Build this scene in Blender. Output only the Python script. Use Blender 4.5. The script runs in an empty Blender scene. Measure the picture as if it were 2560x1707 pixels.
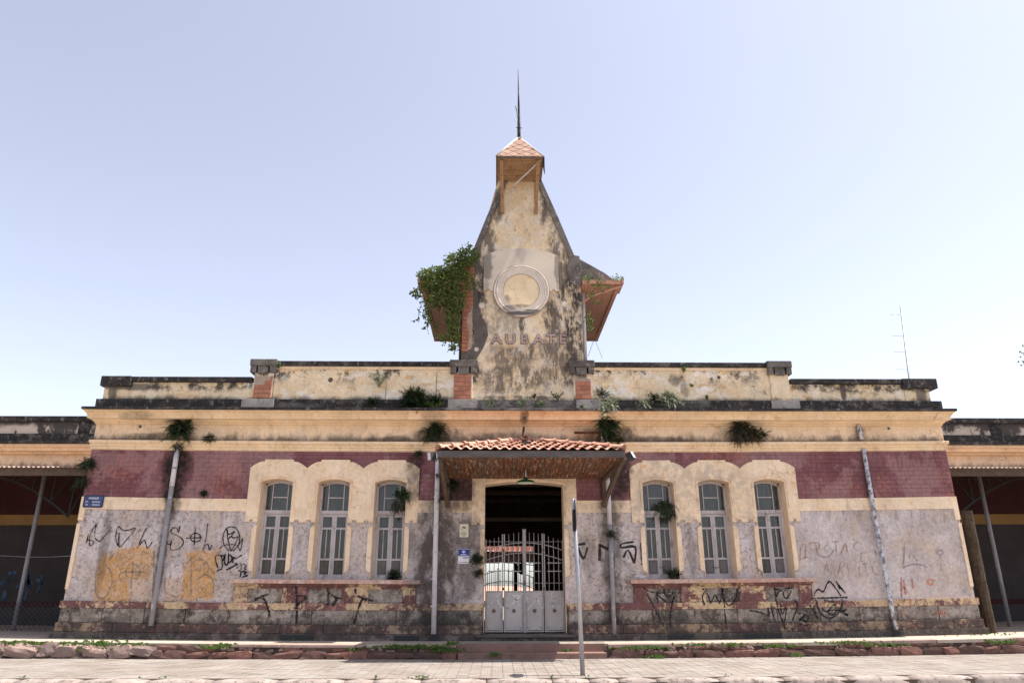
import bpy, bmesh, math, random
from mathutils import Vector, Matrix
R = math.radians
rnd = random.Random(7)
S = bpy.context.scene
COL = S.collection
# ---------------- camera, sky, sun, exposure ----------------
cam_d = bpy.data.cameras.new("camera"); cam = bpy.data.objects.new("camera", cam_d); COL.objects.link(cam)
S.camera = cam
cam_d.sensor_width = 36; cam_d.lens = 25.3125; cam_d.clip_start = .1; cam_d.clip_end = 3000
def cam_axes(p, y, r):
    f = Vector((math.sin(y)*math.cos(p), math.cos(y)*math.cos(p), math.sin(p)))
    rt = Vector((math.cos(y), -math.sin(y), 0)); up = rt.cross(f)
    c, s = math.cos(r), math.sin(r)
    return c*rt+s*up, -s*rt+c*up, f
rt, up, fw = cam_axes(R(18.75), R(1.25), R(-.15))
m = Matrix((rt, up, -fw)).transposed().to_4x4(); m.translation = (0, -18, 1.19)
cam.matrix_world = m
SUN = Vector((.40, -.035, 1.0)).normalized()
W = bpy.data.worlds.new("World"); S.world = W; W.use_nodes = True
wn = W.node_tree.nodes; wl = W.node_tree.links
sky = wn.new("ShaderNodeTexSky"); sky.sky_type = 'NISHITA'; sky.sun_disc = False
sky.sun_elevation = math.asin(SUN.z); sky.sun_rotation = math.atan2(SUN.x, SUN.y)
sky.air_density = 1.0; sky.dust_density = 2.2; sky.ozone_density = 2.0; sky.altitude = 600
bg = wn["Background"]; bg.inputs[1].default_value = .15
hz = wn.new("ShaderNodeHueSaturation"); hz.inputs["Saturation"].default_value = .52; hz.inputs["Value"].default_value = .585; hz.inputs["Hue"].default_value = .513
wl.new(sky.outputs[0], hz.inputs["Color"]); wl.new(hz.outputs[0], bg.inputs[0])
sl = bpy.data.lights.new("sun", 'SUN'); sl.energy = 3.2; sl.angle = R(.5); sl.color = (1, .95, .87)
so = bpy.data.objects.new("sun", sl); COL.objects.link(so); so.location = (10, -5, 30)
so.rotation_euler = (-SUN).to_track_quat('-Z', 'Y').to_euler()
S.view_settings.view_transform = 'Standard'; S.view_settings.look = 'None'
S.view_settings.exposure = 1.62; S.view_settings.gamma = 1; S.view_settings.use_curve_mapping = False
S.cycles.max_bounces = 8; S.cycles.diffuse_bounces = 5; S.cycles.transparent_max_bounces = 12

# ---------------- small material language ----------------
class N:
    def __init__(s, name):
        s.m = bpy.data.materials.new(name); s.m.use_nodes = True
        s.t = s.m.node_tree; s.n = s.t.nodes; s.l = s.t.links
        s.b = s.n["Principled BSDF"]; s.b.inputs["Roughness"].default_value = .9
        s.b.inputs["Specular IOR Level"].default_value = .25
        s.pos = s.n.new("ShaderNodeNewGeometry").outputs["Position"]
    def put(s, v, inp):
        if hasattr(v, "is_output"): s.l.new(v, inp)
        elif isinstance(v, (tuple, list)): inp.default_value = tuple(v)+((1,) if len(v) == 3 and len(inp.default_value) == 4 else ())
        else: inp.default_value = v
    def noise(s, scale, detail=4, rough=.55, st=(1, 1, 1), off=0, dist=0, vec=None):
        n = s.n.new("ShaderNodeTexNoise"); n.inputs["Scale"].default_value = scale; n.inputs["Detail"].default_value = detail
        n.inputs["Roughness"].default_value = rough; n.inputs["Distortion"].default_value = dist
        v = s.n.new("ShaderNodeVectorMath"); v.operation = 'MULTIPLY_ADD'; s.l.new(vec or s.pos, v.inputs[0])
        v.inputs[1].default_value = st; v.inputs[2].default_value = (off, off*1.7, off*.6)
        s.l.new(v.outputs[0], n.inputs["Vector"]); return n.outputs["Fac"]
    def vor(s, scale, feature='F1', st=(1, 1, 1), out="Distance"):
        n = s.n.new("ShaderNodeTexVoronoi"); n.feature = feature; n.inputs["Scale"].default_value = scale
        v = s.n.new("ShaderNodeVectorMath"); v.operation = 'MULTIPLY'; s.l.new(s.pos, v.inputs[0]); v.inputs[1].default_value = st
        s.l.new(v.outputs[0], n.inputs["Vector"]); return n.outputs[out]
    def step(s, v, lo, hi, a=0., b=1., smooth=True):
        n = s.n.new("ShaderNodeMapRange"); n.interpolation_type = 'SMOOTHSTEP' if smooth else 'LINEAR'
        s.put(v, n.inputs[0]); n.inputs[1].default_value = lo; n.inputs[2].default_value = hi
        n.inputs[3].default_value = a; n.inputs[4].default_value = b; return n.outputs[0]
    def op(s, o, a, b=0.):
        n = s.n.new("ShaderNodeMath"); n.operation = o; s.put(a, n.inputs[0]); s.put(b, n.inputs[1]); return n.outputs[0]
    def mul(s, a, b): return s.op('MULTIPLY', a, b)
    def max(s, a, b): return s.op('MAXIMUM', a, b)
    def add(s, a, b): return s.op('ADD', a, b)
    def inv(s, a): return s.op('SUBTRACT', 1., a)
    def mix(s, f, a, b):
        n = s.n.new("ShaderNodeMix"); n.data_type = 'RGBA'; s.put(f, n.inputs[0]); s.put(a, n.inputs[6]); s.put(b, n.inputs[7]); return n.outputs[2]
    def xyz(s):
        if not hasattr(s, '_x'):
            n = s.n.new("ShaderNodeSeparateXYZ"); s.l.new(s.pos, n.inputs[0]); s._x = n.outputs
        return s._x
    def spots(s, L, wob=.35, wscale=2.2):
        """soft ellipses in the x-z plane: (x, z, rx, rz, strength), ragged by noise"""
        if not hasattr(s, '_w'):
            a = s.noise(wscale, 5, .65, off=11); s._w = a
        tot = None
        for x, z, rx, rz, k in L:
            v = s.n.new("ShaderNodeVectorMath"); v.operation = 'MULTIPLY_ADD'; s.l.new(s.pos, v.inputs[0])
            v.inputs[1].default_value = (1/rx, 0, 1/rz); v.inputs[2].default_value = (-x/rx, 0, -z/rz)
            l = s.n.new("ShaderNodeVectorMath"); l.operation = 'LENGTH'; s.l.new(v.outputs[0], l.inputs[0])
            d = s.add(l.outputs["Value"], s.op('MULTIPLY_ADD', s._w, wob*4)) if False else s.add(l.outputs["Value"], s.mul(s.op('SUBTRACT', s._w, .5), wob*5))
            f = s.step(d, 1.15, .55, 0, k); tot = f if tot is None else s.max(tot, f)
        return tot
    def boxes(s, L, wob=.25):
        tot = None; w = s.noise(2.6, 7, .72, off=81)
        for x, z, rx, rz, k in L:
            dx = s.op('ABSOLUTE', s.op('DIVIDE', s.op('SUBTRACT', s.xyz()[0], x), rx)); dz = s.op('ABSOLUTE', s.op('DIVIDE', s.op('SUBTRACT', s.xyz()[2], z), rz))
            d = s.add(s.max(dx, dz), s.mul(s.op('SUBTRACT', w, .5), wob*4)); f = s.step(d, 1.12, .82, 0, k); tot = f if tot is None else s.max(tot, f)
        return tot
    def bump(s, *hs):
        nrm = None
        for h, st, dist in hs:
            b = s.n.new("ShaderNodeBump"); b.inputs["Strength"].default_value = st; b.inputs["Distance"].default_value = dist
            s.put(h, b.inputs["Height"])
            if nrm: s.l.new(nrm, b.inputs["Normal"])
            nrm = b.outputs[0]
        s.l.new(nrm, s.b.inputs["Normal"])
    def grit(s, col, k=.5, sc=16, st=(1, 1, .8)):
        f = s.step(s.noise(sc, 8, .8, st=st, off=51), .36, .64, 1+k*.35, 1-k)
        g = s.step(s.noise(2.4, 7, .72, st=(1, 1, .6), off=57), .35, .65, 1.1, 1-k*.55)
        n = s.n.new("ShaderNodeVectorMath"); n.operation = 'SCALE'; s.put(col, n.inputs[0]); s.put(s.mul(f, g), n.inputs["Scale"]); return n.outputs[0]
    def end(s, col, rough=None):
        s.put(col, s.b.inputs["Base Color"])
        if rough is not None: s.put(rough, s.b.inputs["Roughness"])
        return s.m
def plain(name, c, rough=.8, metal=0, var=.25, scale=6, bump=.15):
    n = N(name); f = n.noise(scale, 5); c2 = tuple(x*(1-var) for x in c); c1 = tuple(min(1, x*(1+var*.6)) for x in c)
    col = n.mix(n.step(f, .35, .65), c1, c2); n.b.inputs["Metallic"].default_value = metal
    n.bump((n.noise(scale*8, 3), bump, .01)); return n.end(col, rough)
BLACK = (.035, .03, .03)
# grime spots on the main facade (x, z, rx, rz, strength)
FAC_DARK = [(-1.42, 1.6, .62, 2.3, .9), (-.95, 3.4, .5, .7, .8), (-2.02, 3.8, .22, .75, .75), (-1.0, 1.6, .45, 1.2, .6), (-.72, 1.9, .5, 1.15, .72),
            (2.78, 2.4, .32, 2.2, .75), (3.05, 3.75, .33, .65, .9), (-7.90, 3.85, .36, .85, 1.), (-7.86, 3.2, .22, .5, .9), (-9.35, 2.35, .13, .75, .55),
            (-9.3, 1.6, .1, .5, .5), (-7.95, 1.9, .12, 1.3, .8), (9.25, 3.8, .1, .8, .4), (2.2, 1.9, .25, .7, .45), (4.72, 1.9, .12, .8, .45)]
def crack_lines(n, scale, width, lo, hi, off=3):
    """hairline cracks where a warped voronoi edge runs through"""
    v = n.n.new("ShaderNodeTexVoronoi"); v.feature = 'DISTANCE_TO_EDGE'; v.inputs["Scale"].default_value = scale
    w = n.n.new("ShaderNodeTexNoise"); w.inputs["Scale"].default_value = 3.1; w.inputs["Detail"].default_value = 5
    n.l.new(n.pos, w.inputs["Vector"])
    a = n.n.new("ShaderNodeVectorMath"); a.operation = 'MULTIPLY_ADD'; n.l.new(w.outputs["Color"], a.inputs[0]); a.inputs[1].default_value = (.7, .7, .7); n.l.new(n.pos, a.inputs[2])
    n.l.new(a.outputs[0], v.inputs["Vector"])
    c = n.step(v.outputs["Distance"], width, 0.)
    return n.mul(c, n.step(n.noise(.8, 3, off=off), lo, hi))
def cream(name, grime=1., pale=.35, zd=None, spots=FAC_DARK, base=(.73, .55, .375)):
    n = N(name)
    c = n.mix(n.step(n.noise(1.3, 6, .6), .35, .7), base, tuple(x*k for x, k in zip(base, (1.1, 1.13, 1.18))))
    c = n.mix(n.mul(n.step(n.noise(2.6, 7, .68, off=4), .52, .62), pale), c, (.76, .66, .54))
    c = n.mix(n.mul(n.step(n.noise(3.7, 6, .7, off=9), .56, .68), .5), c, (.50, .27, .10))
    c = n.mix(n.mul(n.step(n.noise(5., 6, .7, st=(1, 1, .35), off=2), .54, .72), .35*grime), c, (.20, .15, .11))
    sp = n.spots(spots)
    c = n.mix(n.mul(sp, n.step(n.noise(7, 5, .7, st=(1, 1, .5), off=6), .3, .58, .4, 1.)), c, (.055, .042, .032))
    if zd:
        for z0, z1, k in zd:
            f = n.mul(n.step(n.add(n.xyz()[2], n.mul(n.op('SUBTRACT', n.noise(2.5, 6, .72, st=(1, 1, .5), off=8), .42), (z0-z1)*3.2)), z1, z0), k)
            c = n.mix(f, c, (.07, .06, .055))
    gp = n.mul(n.spots([(4.2, 3.9, 1.0, .5, .8), (5.3, 3.2, 1.3, 1.1, .8), (3.6, 3.0, .4, .8, .8), (-2.3, 3.75, .45, .2, .7), (-.4, 3.2, .4, 1.2, .5), (1.9, 3.2, .4, 1.2, .6), (2.6, 3.0, .8, .25, .6), (-1.4, 3.0, .5, .3, .7)], .3), n.step(n.noise(5, 7, .75, off=61), .42, .58))
    c = n.mix(n.mul(gp, .62), c, (.36, .31, .275))
    cr = crack_lines(n, .9, .006, .5, .6)
    c = n.mix(n.mul(cr, .8), c, (.12, .08, .05))
    c = n.grit(c, .10*grime)
    n.bump((n.noise(2.5, 7, .65), .25, .03), (n.noise(55, 3), .22, .006), (n.inv(cr), .3, .01))
    return n.end(c)
M = {}
M['cream'] = cream('cream_plaster')
M['cream_frieze'] = cream('cream_frieze_plaster', 1.1, .3, [(4.58, 4.80, .8)], [(-1.5, 4.75, .7, .3, .85), (-2.6, 4.66, .8, .12, .7), (2.9, 4.75, .65, .35, .9), (4.0, 4.66, 1.2, .14, .7), (-8.6, 4.72, .8, .14, .75), (0.2, 4.7, 1.4, .2, .6), (6.1, 4.8, .5, .25, .55), (9.27, 4.85, .18, .25, .6)])
M['cream_cornice'] = cream('cream_cornice_plaster', .9, .3, None, [(-8.9, 5.2, .5, .1, .4), (.7, 5.2, .12, .2, .7), (-1.6, 5.2, .3, .2, .4)], (.73, .54, .345))
# parapet plaster: pale, flaking, black streaks falling from the coping
def parapet():
    n = N('parapet_plaster')
    c = n.mix(n.step(n.noise(1.1, 6, .6), .35, .7), (.74, .56, .36), (.76, .64, .47))
    c = n.mix(n.mul(n.step(n.noise(2.2, 7, .7, st=(.6, 1, 1.3), off=5), .52, .6), .75), c, (.80, .74, .66))
    c = n.mix(n.mul(n.step(n.noise(2.7, 7, .7, st=(.6, 1, 1.4), off=14), .57, .63), .7), c, (.58, .34, .13))
    z = n.xyz()[2]; d = n.noise(2.1, 6, .7, st=(1, 1, .3), off=21)
    lowp = n.step(n.add(z, n.mul(d, -.5)), 5.57, 5.40)           # damp along the foot
    c = n.mix(n.mul(lowp, .9), c, (.07, .06, .055))
    f = n.mul(n.step(n.noise(1.7, 6, .72, st=(1, 1, .8), off=31), .50, .60), n.step(n.add(z, n.mul(d, .7)), 6.35, 6.8))
    f2 = n.mul(n.step(n.noise(2.0, 6, .72, off=35), .42, .55), n.mul(n.step(n.add(z, n.mul(d, .5)), 6.12, 6.28), n.step(n.op('ABSOLUTE', n.op('SUBTRACT', n.xyz()[0], .69)), 6.9, 7.0)))
    c = n.mix(n.max(f, f2), c, (.085, .07, .06))
    c = n.mix(n.spots([(-9.75, 5.9, .12, .45, .8), (-9.2, 6.02, .9, .1, .8), (9.0, 5.95, .08, .3, .9), (11.0, 5.9, .15, .4, .8), (4.6, 6.25, .16, .2, .6), (4.85, 6.0, .12, .25, .5)], .4), c, (.09, .075, .065))
    cr = crack_lines(n, 1.3, .01, .47, .56)
    c = n.mix(n.mul(cr, .85), c, (.10, .07, .05))
    c = n.grit(c, .13)
    n.bump((n.noise(3, 7, .65), .35, .04), (n.noise(50, 3), .25, .006), (n.inv(cr), .4, .015))
    return n.end(c)
M['parapet'] = parapet()
def stuc(name, a, b, d, thr=.56, sc=3., bm=.4, rg=.9, amt=.8, st=(1, 1, 1)):
    n = N(name)
    c = n.mix(n.step(n.noise(sc, 6, .65, st=st), .35, .68), a, b)
    c = n.mix(n.mul(n.step(n.noise(sc*2.3, 7, .74, st=st, off=7), thr, thr+.1), amt), c, d)
    n.bump((n.noise(sc*6, 6, .7, st=st), bm, .012),); return n.end(c, rg)
def mould(name, pale=.35, base=(.018, .015, .016)):
    n = N(name)
    c = n.mix(n.step(n.noise(5, 6, .7), .35, .7), base, (.04, .034, .032))
    c = n.mix(n.mul(n.step(n.noise(9, 7, .75, st=(1, 1, .5), off=3), .56, .64), pale), c, (.33, .30, .27))
    c = n.mix(n.mul(n.step(n.noise(1.6, 5, .65, off=8), .55, .7), .35), c, (.22, .18, .145))
    lg = n.mul(n.spots([(.7, 5.55, 1.5, .3, .8), (-.9, 5.5, .5, .3, .8), (2.4, 5.5, .5, .3, .7), (4.9, 5.6, .5, .15, .5), (-5.2, 5.5, 1.0, .1, .4)], .35), n.step(n.noise(5, 7, .75, off=71), .4, .58, .25, 1.))
    c = n.mix(n.mul(lg, .75), c, (.27, .245, .22))
    c = n.mix(n.mul(n.step(n.noise(2.2, 7, .74, st=(1, 1, 1.5), off=75), .53, .63), .5), c, (.17, .145, .125))
    n.bump((n.noise(14, 6, .7), .6, .02), (n.noise(60, 3), .3, .006))
    return n.end(c)
M['mould'] = mould('black_moulded_coping', .45)
M['mould2'] = stuc('lichen_grey_coping', (.16, .14, .125), (.075, .065, .06), (.34, .30, .265), .54, 2.6, .5, .92, .7)
M['paleblock'] = stuc('pale_cement_block', (.34, .31, .285), (.24, .22, .20), (.09, .08, .072), .53, 3.2, .5, .92, .85)
def purple():
    n = N('purple_painted_brick')
    c = n.mix(n.step(n.noise(.9, 5, .6, off=2), .4, .6), (.165, .062, .07), (.225, .10, .108))
    c = n.mix(n.mul(n.step(n.noise(2.2, 7, .72, off=5), .56, .62), .6), c, (.29, .155, .155))
    c = n.mix(n.mul(n.step(n.noise(.75, 6, .62, off=25), .50, .56), .55), c, (.33, .19, .19))
    c = n.mix(n.mul(n.step(n.noise(5, 6, .72, st=(1, 1, .12), off=33), .54, .68), .4), c, (.09, .045, .045))
    wear = n.spots([(-9.2, 3.95, .55, .4, .8), (-6.6, 3.75, .5, .5, .95), (-7.9, 3.6, .25, .5, .4), (5.75, 4.25, .7, .25, .95), (3.2, 4.2, .6, .25, .6), (8.9, 3.5, .3, .35, .6), (9.6, 3.5, .4, .35, .75), (11.3, 3.6, .18, .8, .8), (7.9, 3.5, .8, .3, .35)], .6)
    ww = n.mul(wear, n.step(n.noise(9, 7, .8, off=7), .47, .58))
    c = n.mix(n.mul(ww, .8), c, (.36, .135, .08))
    c = n.mix(n.mul(n.step(n.noise(13, 5, .7, off=17), .62, .68), .5), c, (.42, .24, .19))
    c = n.mix(n.mul(n.spots(FAC_DARK), n.step(n.noise(6, 5, .7, off=6), .3, .55, .5, 1)), c, (.022, .016, .014))
    c = n.grit(c, .16)
    n.bump((n.noise(6, 6, .65), .25, .012), (n.noise(60, 3), .3, .005))
    return n.end(c, .8)
M['purple'] = purple()
M['purple_joint'] = plain('dark_brick_joint', (.12, .05, .053), .95)
def rough():
    n = N('grey_roughcast')
    c = n.mix(n.step(n.noise(.8, 5, .6), .35, .68), (.60, .525, .51), (.48, .40, .375))
    c = n.mix(n.mul(n.step(n.noise(1.5, 6, .65, off=7), .5, .65), .55), c, (.56, .43, .32))
    orange = n.boxes([(-8.98, 1.4, .42, .58, .95), (-8.55, 1.72, .45, .38, .85), (-8.3, 1.15, .4, .4, .4), (-7.0, 1.45, .40, .56, .95), (-7.5, 1.1, .25, .3, .4)])
    c = n.mix(n.mul(orange, n.step(n.noise(6, 5, .7, off=2), .3, .6, .55, 1)), c, (.58, .31, .11))
    sp = n.step(n.noise(15, 6, .8, off=1), .52, .60)                    # pits of the roughcast
    amt = n.step(n.noise(1.1, 5, .6, off=12), .38, .62, .6, 1.)
    xr = n.step(n.xyz()[0], 6.5, 8.2, 1, .4); c = n.mix(n.mul(n.mul(n.mul(sp, amt), xr), .8), c, (.15, .11, .085))
    sm = n.mul(n.step(n.noise(1.7, 7, .75, st=(1, 1, .45), off=44), .55, .66), .4); c = n.mix(sm, c, (.22, .18, .15))
    c = n.mix(n.mul(n.step(n.noise(26, 3, .6, off=20), .60, .68), .5), c, (.62, .57, .55))
    g = n.mul(n.spots(FAC_DARK+[(-1.4, 2.3, .75, .7, .6), (-.7, 1.3, .35, .5, .35), (3.2, 1.2, .2, .5, .4), (-2.0, 2.1, .2, .6, .5)]), n.step(n.noise(4, 6, .72, st=(1, 1, .6), off=6), .30, .55, .35, 1.))
    c = n.mix(g, c, (.065, .05, .042))
    f = n.mul(n.step(n.noise(5.5, 5, .7, st=(1, 1, .18), off=28), .50, .66), n.step(n.xyz()[2], 2.3, 2.9, 0, .5))
    c = n.mix(f, c, (.17, .13, .11))
    cr = crack_lines(n, .7, .009, .50, .58)
    c = n.mix(n.mul(cr, .7), c, (.10, .08, .07))
    c = n.grit(c, .20, 13)
    n.bump((n.noise(2.5, 5), .2, .03), (n.noise(32, 4, .75, off=1), .65, .018), (n.noise(80, 2), .4, .006))
    return n.end(c, .95)
M['rough'] = rough()
def dado(name='dado_roughcast', low=(.17, .145, .125)):
    n = N(name)
    c = n.mix(n.step(n.noise(2.2, 5, .65), .35, .68), (.36, .31, .275), (.22, .18, .145))
    z = n.xyz()[2]
    f = n.step(n.add(z, n.mul(n.noise(3.5, 6, .7, st=(1, 1, .5), off=5), -.5)), .30, .08)
    c = n.mix(n.mul(f, .85), c, (.075, .065, .055))
    c = n.mix(n.mul(n.step(n.noise(2.0, 6, .7, off=9), .49, .60), .85), c, (.07, .055, .045))
    c = n.mix(n.mul(n.step(n.noise(30, 3, .7), .57, .66), .6), c, (.62, .56, .54))
    c = n.mix(n.spots([(-1.3, .4, .6, .5, .8), (2.75, .4, .25, .5, .7), (4.3, .5, .35, .2, .8), (-7.95, .4, .2, .4, .7), (9.4, .2, .2, .3, .9)], .4), c, (.05, .045, .04))
    c = n.grit(c, .38, 14)
    n.bump((n.noise(28, 4, .75), .7, .015),)
    return n.end(c, .95)
M['dado'] = dado()
def mottled(name, a=(.56, .41, .25), b=(.165, .078, .075), thr=.5, dark=.0, sharp=.03, pk=(.36, .19, .17)):
    n = N(name)
    f = n.step(n.add(n.noise(1.1, 3, off=3), n.mul(n.op('SUBTRACT', n.noise(9, 7, .75), .5), .9)), thr-sharp, thr+sharp)
    c = n.mix(f, a, b)
    c = n.mix(n.mul(n.step(n.noise(3.1, 6, .7, off=19), .52, .62), .7), c, pk)
    c = n.mix(n.mul(n.step(n.noise(2.6, 6, .72, off=9), .62-dark, .74-dark), .9), c, (.07, .055, .05))
    c = n.mix(n.mul(n.spots(FAC_DARK), .6), c, (.06, .05, .045))
    c = n.grit(c, .28, 12)
    n.bump((f, .4, .006), (n.noise(30, 4, .7), .4, .008))
    return n.end(c, .85)
M['mottle'] = mottled('flaking_cream_over_purple')
M['mottle_p'] = mottled('flaking_purple_over_cream', thr=.42)
M['mottle_low'] = mottled('stained_lower_band', a=(.32, .225, .15), b=(.11, .06, .055), thr=.48, dark=.17, pk=(.26, .19, .16))
M['sillpink'] = mottled('faded_pink_sill', a=(.56, .38, .30), b=(.50, .30, .24), thr=.5, pk=(.60, .50, .44))
M['base'] = mottled('dark_base_course', a=(.13, .11, .095), b=(.08, .065, .058), thr=.5, dark=.16, pk=(.24, .19, .165))
def tower():
    n = N('tower_plaster')
    c = n.mix(n.step(n.noise(1.1, 6, .6), .35, .7), (.68, .51, .32), (.72, .60, .45))
    c = n.mix(n.mul(n.step(n.noise(2.6, 7, .72, st=(.8, 1, 1.3), off=5), .5, .6), .55), c, (.66, .59, .53))
    L1 = [(-.62, 8.2, .38, 1.35, 1.), (-.75, 7.2, .35, .75, .95), (2.0, 8.2, .42, 1.5, 1.), (1.55, 7.9, .4, .7, .9), (2.05, 7.1, .38, .8, .95), (-.5, 9.6, .25, .7, .9), (1.95, 9.4, .25, .6, .85),
          (-.25, 10.3, .22, .7, .8), (1.55, 10.3, .2, .8, .8), (.0, 11.2, .14, .7, .8), (1.3, 11.3, .16, .8, .85), (.35, 7.75, .25, .35, .45), (.65, 7.75, .1, .35, .9), (2.6, 9.2, .6, .3, .9),
          (-.75, 6.45, .45, .5, .95), (2.0, 6.4, .4, .5, .9), (.1, 6.4, .5, .25, .75), (.7, 6.3, .6, .3, .75), (1.5, 6.5, .5, .3, .75), (.3, 6.9, .12, .3, .7), (.85, 7.0, .16, .35, .85), (1.35, 6.8, .2, .3, .6), (.6, 5.72, 1.6, .1, .8), (-.15, 8.0, .3, .5, .5), (.65, 6.3, 1.5, .42, .8), (.4, 6.85, .9, .3, .75), (1.5, 7.0, .5, .5, .8), (-.42, 9.3, .10, .8, .9), (1.72, 9.3, .10, .8, .8), (-.3, 9.95, .3, .12, .8), (1.6, 9.95, .3, .12, .7), (1.75, 7.4, .3, .6, .8), (.0, 7.0, .35, .2, .5)]
    k = n.step(n.noise(3.6, 8, .8, st=(1.3, 1, .5), off=6), .40, .53, .12, 1.)
    s1 = n.spots(L1, .42, 2.6)
    c = n.mix(n.mul(s1, k), c, (.06, .05, .047))
    c = n.mix(n.mul(n.step(n.noise(4.5, 7, .75, st=(1, 1, .5), off=16), .56, .66), .6), c, (.17, .145, .13))
    c = n.mix(n.mul(n.step(n.noise(11, 5, .75, off=26), .62, .70), .6), c, (.55, .48, .42))
    cr = crack_lines(n, 1.1, .007, .5, .58)
    c = n.mix(n.mul(cr, .7), c, (.10, .08, .07))
    c = n.grit(c, .16, 12)
    n.bump((n.noise(3, 7, .68), .35, .03), (n.noise(45, 3), .25, .006), (s1, -.1, .02))
    return n.end(c, .93)
M['tower'] = tower()
def tower_panel():
    n = N('tower_clock_panel')
    c = n.mix(n.step(n.noise(1.5, 5), .35, .7), (.58, .50, .42), (.66, .56, .45))
    c = n.mix(n.spots([(-.28, 9.5, .16, .6, .7), (1.62, 9.3, .07, .6, .6), (.65, 9.9, .2, .5, .25), (-.3, 8.9, .08, .3, .4)], .5), c, (.10, .09, .085))
    c = n.mix(n.mul(n.step(n.noise(8, 6, .7), .58, .68), .35), c, (.30, .26, .23))
    n.bump((n.noise(20, 5), .2, .01),); return n.end(c)
M['panel'] = tower_panel()
M['clockface'] = cream('clock_face_plaster', .3, .15, None, [(.25, 8.45, .12, .18, .6), (.65, 8.27, .3, .06, .6)], (.68, .53, .34))
def ringm():
    n = N('pale_ring_plaster'); c = n.mix(n.step(n.noise(4, 5), .35, .7), (.66, .57, .49), (.55, .475, .41))
    c = n.mix(n.spots([(.65, 8.06, .5, .07, .95), (.95, 8.13, .3, .06, .8), (.3, 8.2, .2, .1, .6)], .25), c, (.07, .065, .07))
    c = n.mix(n.mul(n.step(n.noise(9, 6, .72), .56, .68), .5), c, (.22, .19, .175)); n.bump((n.noise(20, 5), .2, .008),); return n.end(c, .95)
M['ring'] = ringm()
M['ringline'] = plain('dark_ring_joint', (.30, .25, .22), .95)
def brickm(name, a, b, d):
    n = N(name)
    oi = n.n.new("ShaderNodeObjectInfo")
    c = n.mix(oi.outputs["Random"], a, b)
    c = n.mix(n.mul(n.step(n.noise(9, 6, .72), .5, .64), .6), c, d)
    n.bump((n.noise(26, 5, .7), .6, .012),); return n.end(c, .92)
M['brick'] = brickm('exposed_red_brick', (.34, .13, .08), (.46, .20, .13), (.22, .11, .08))
M['mortar'] = stuc('lime_mortar', (.42, .33, .26), (.34, .25, .19), (.15, .11, .09))
M['mortar_dark'] = stuc('black_stained_render', (.10, .085, .075), (.14, .12, .105), (.05, .045, .04), bm=.6)
M['woodwhite'] = stuc('weathered_white_joinery', (.52, .475, .48), (.42, .38, .37), (.15, .12, .10), .54, 5, .3, .6, .6, (1, 1, .3))
M['shutter'] = stuc('grey_green_inner_boards', (.085, .085, .07), (.12, .11, .095), (.04, .038, .032), .55, 4, .2, .7, .6, (2, 1, .3))
M['panelgrey'] = stuc('grey_door_panels', (.17, .155, .15), (.13, .115, .11), (.07, .06, .055), .58, 5, .2, .6, .6)
M['gatemetal'] = stuc('grey_painted_gate_steel', (.44, .405, .385), (.36, .325, .305), (.20, .14, .11), .62, 2.6, .12, .5, .55, (1, 1, .5))
M['gatebar'] = stuc('grey_painted_gate_bars', (.36, .33, .32), (.28, .25, .24), (.16, .09, .06), .58, 8, .2, .55, .6)
M['rust'] = plain('rusted_iron', (.14, .065, .04), .9, 0, .4, 9, .4)
M['pipe'] = stuc('peeling_white_drainpipe', (.60, .57, .60), (.50, .47, .49), (.14, .12, .12), .57, 4.2, .3, .55, .9, (1, 1, .6))
M['pipe_grey'] = stuc('peeling_grey_drainpipe', (.22, .21, .225), (.28, .27, .29), (.62, .60, .62), .57, 3.4, .3, .5, .85, (1, 1, .5))
M['pipe_far'] = stuc('flaked_blue_grey_drainpipe', (.58, .58, .62), (.50, .49, .53), (.12, .12, .14), .47, 5.5, .3, .5, .95, (1, 1, .7))
M['soffit'] = None
def soff():
    n = N('peeling_varnished_boards')
    oi = n.n.new("ShaderNodeObjectInfo")
    c = n.mix(oi.outputs["Random"], (.17, .045, .012), (.11, .06, .036))
    c = n.mix(n.mul(n.step(n.noise(3, 6, .7, st=(5, .6, 1)), .45, .6), .75), c, (.12, .082, .058))
    c = n.mix(n.mul(n.step(n.noise(4, 6, .75, st=(6, .8, 1), off=8), .55, .60), .85), c, (.46, .34, .25))
    c = n.mix(n.mul(n.step(n.noise(2.2, 5, .7, off=18), .55, .68), .8), c, (.035, .02, .014))
    n.bump((n.noise(5, 6, .7, st=(8, .6, 1)), .4, .01),); return n.end(c, .7)
M['soffit'] = soff()
M['woodtan'] = stuc('bleached_tan_timber', (.36, .22, .12), (.28, .165, .09), (.12, .075, .045), .52, 4, .4, .85, .8, (1, 1, 4))
M['wooddark'] = stuc('dark_weathered_timber', (.09, .06, .045), (.13, .09, .065), (.045, .033, .028), .55, 5, .4, .85, .7)
M['pinkboard'] = stuc('faded_pink_eave_boards', (.52, .28, .20), (.44, .23, .165), (.26, .14, .10), .58, 3, .2, .75, .5, (5, .5, 1))
M['fascia'] = stuc('grey_metal_fascia', (.075, .062, .06), (.115, .095, .088), (.24, .20, .17), .62, 2.2, .15, .45, .6, (1, 1, 2))
M['clay'] = brickm('clay_roof_tile', (.44, .23, .165), (.54, .33, .25), (.26, .14, .10))
M['claydark'] = brickm('mossy_clay_roof_tile', (.32, .15, .10), (.42, .21, .145), (.13, .07, .05))
M['black'] = plain('black_iron', (.02, .02, .023), .5, 0, .3, 8, .2)
M['darkgrey'] = plain('dark_grey_metal', (.06, .058, .065), .5, 0, .3, 8, .2)
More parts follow.
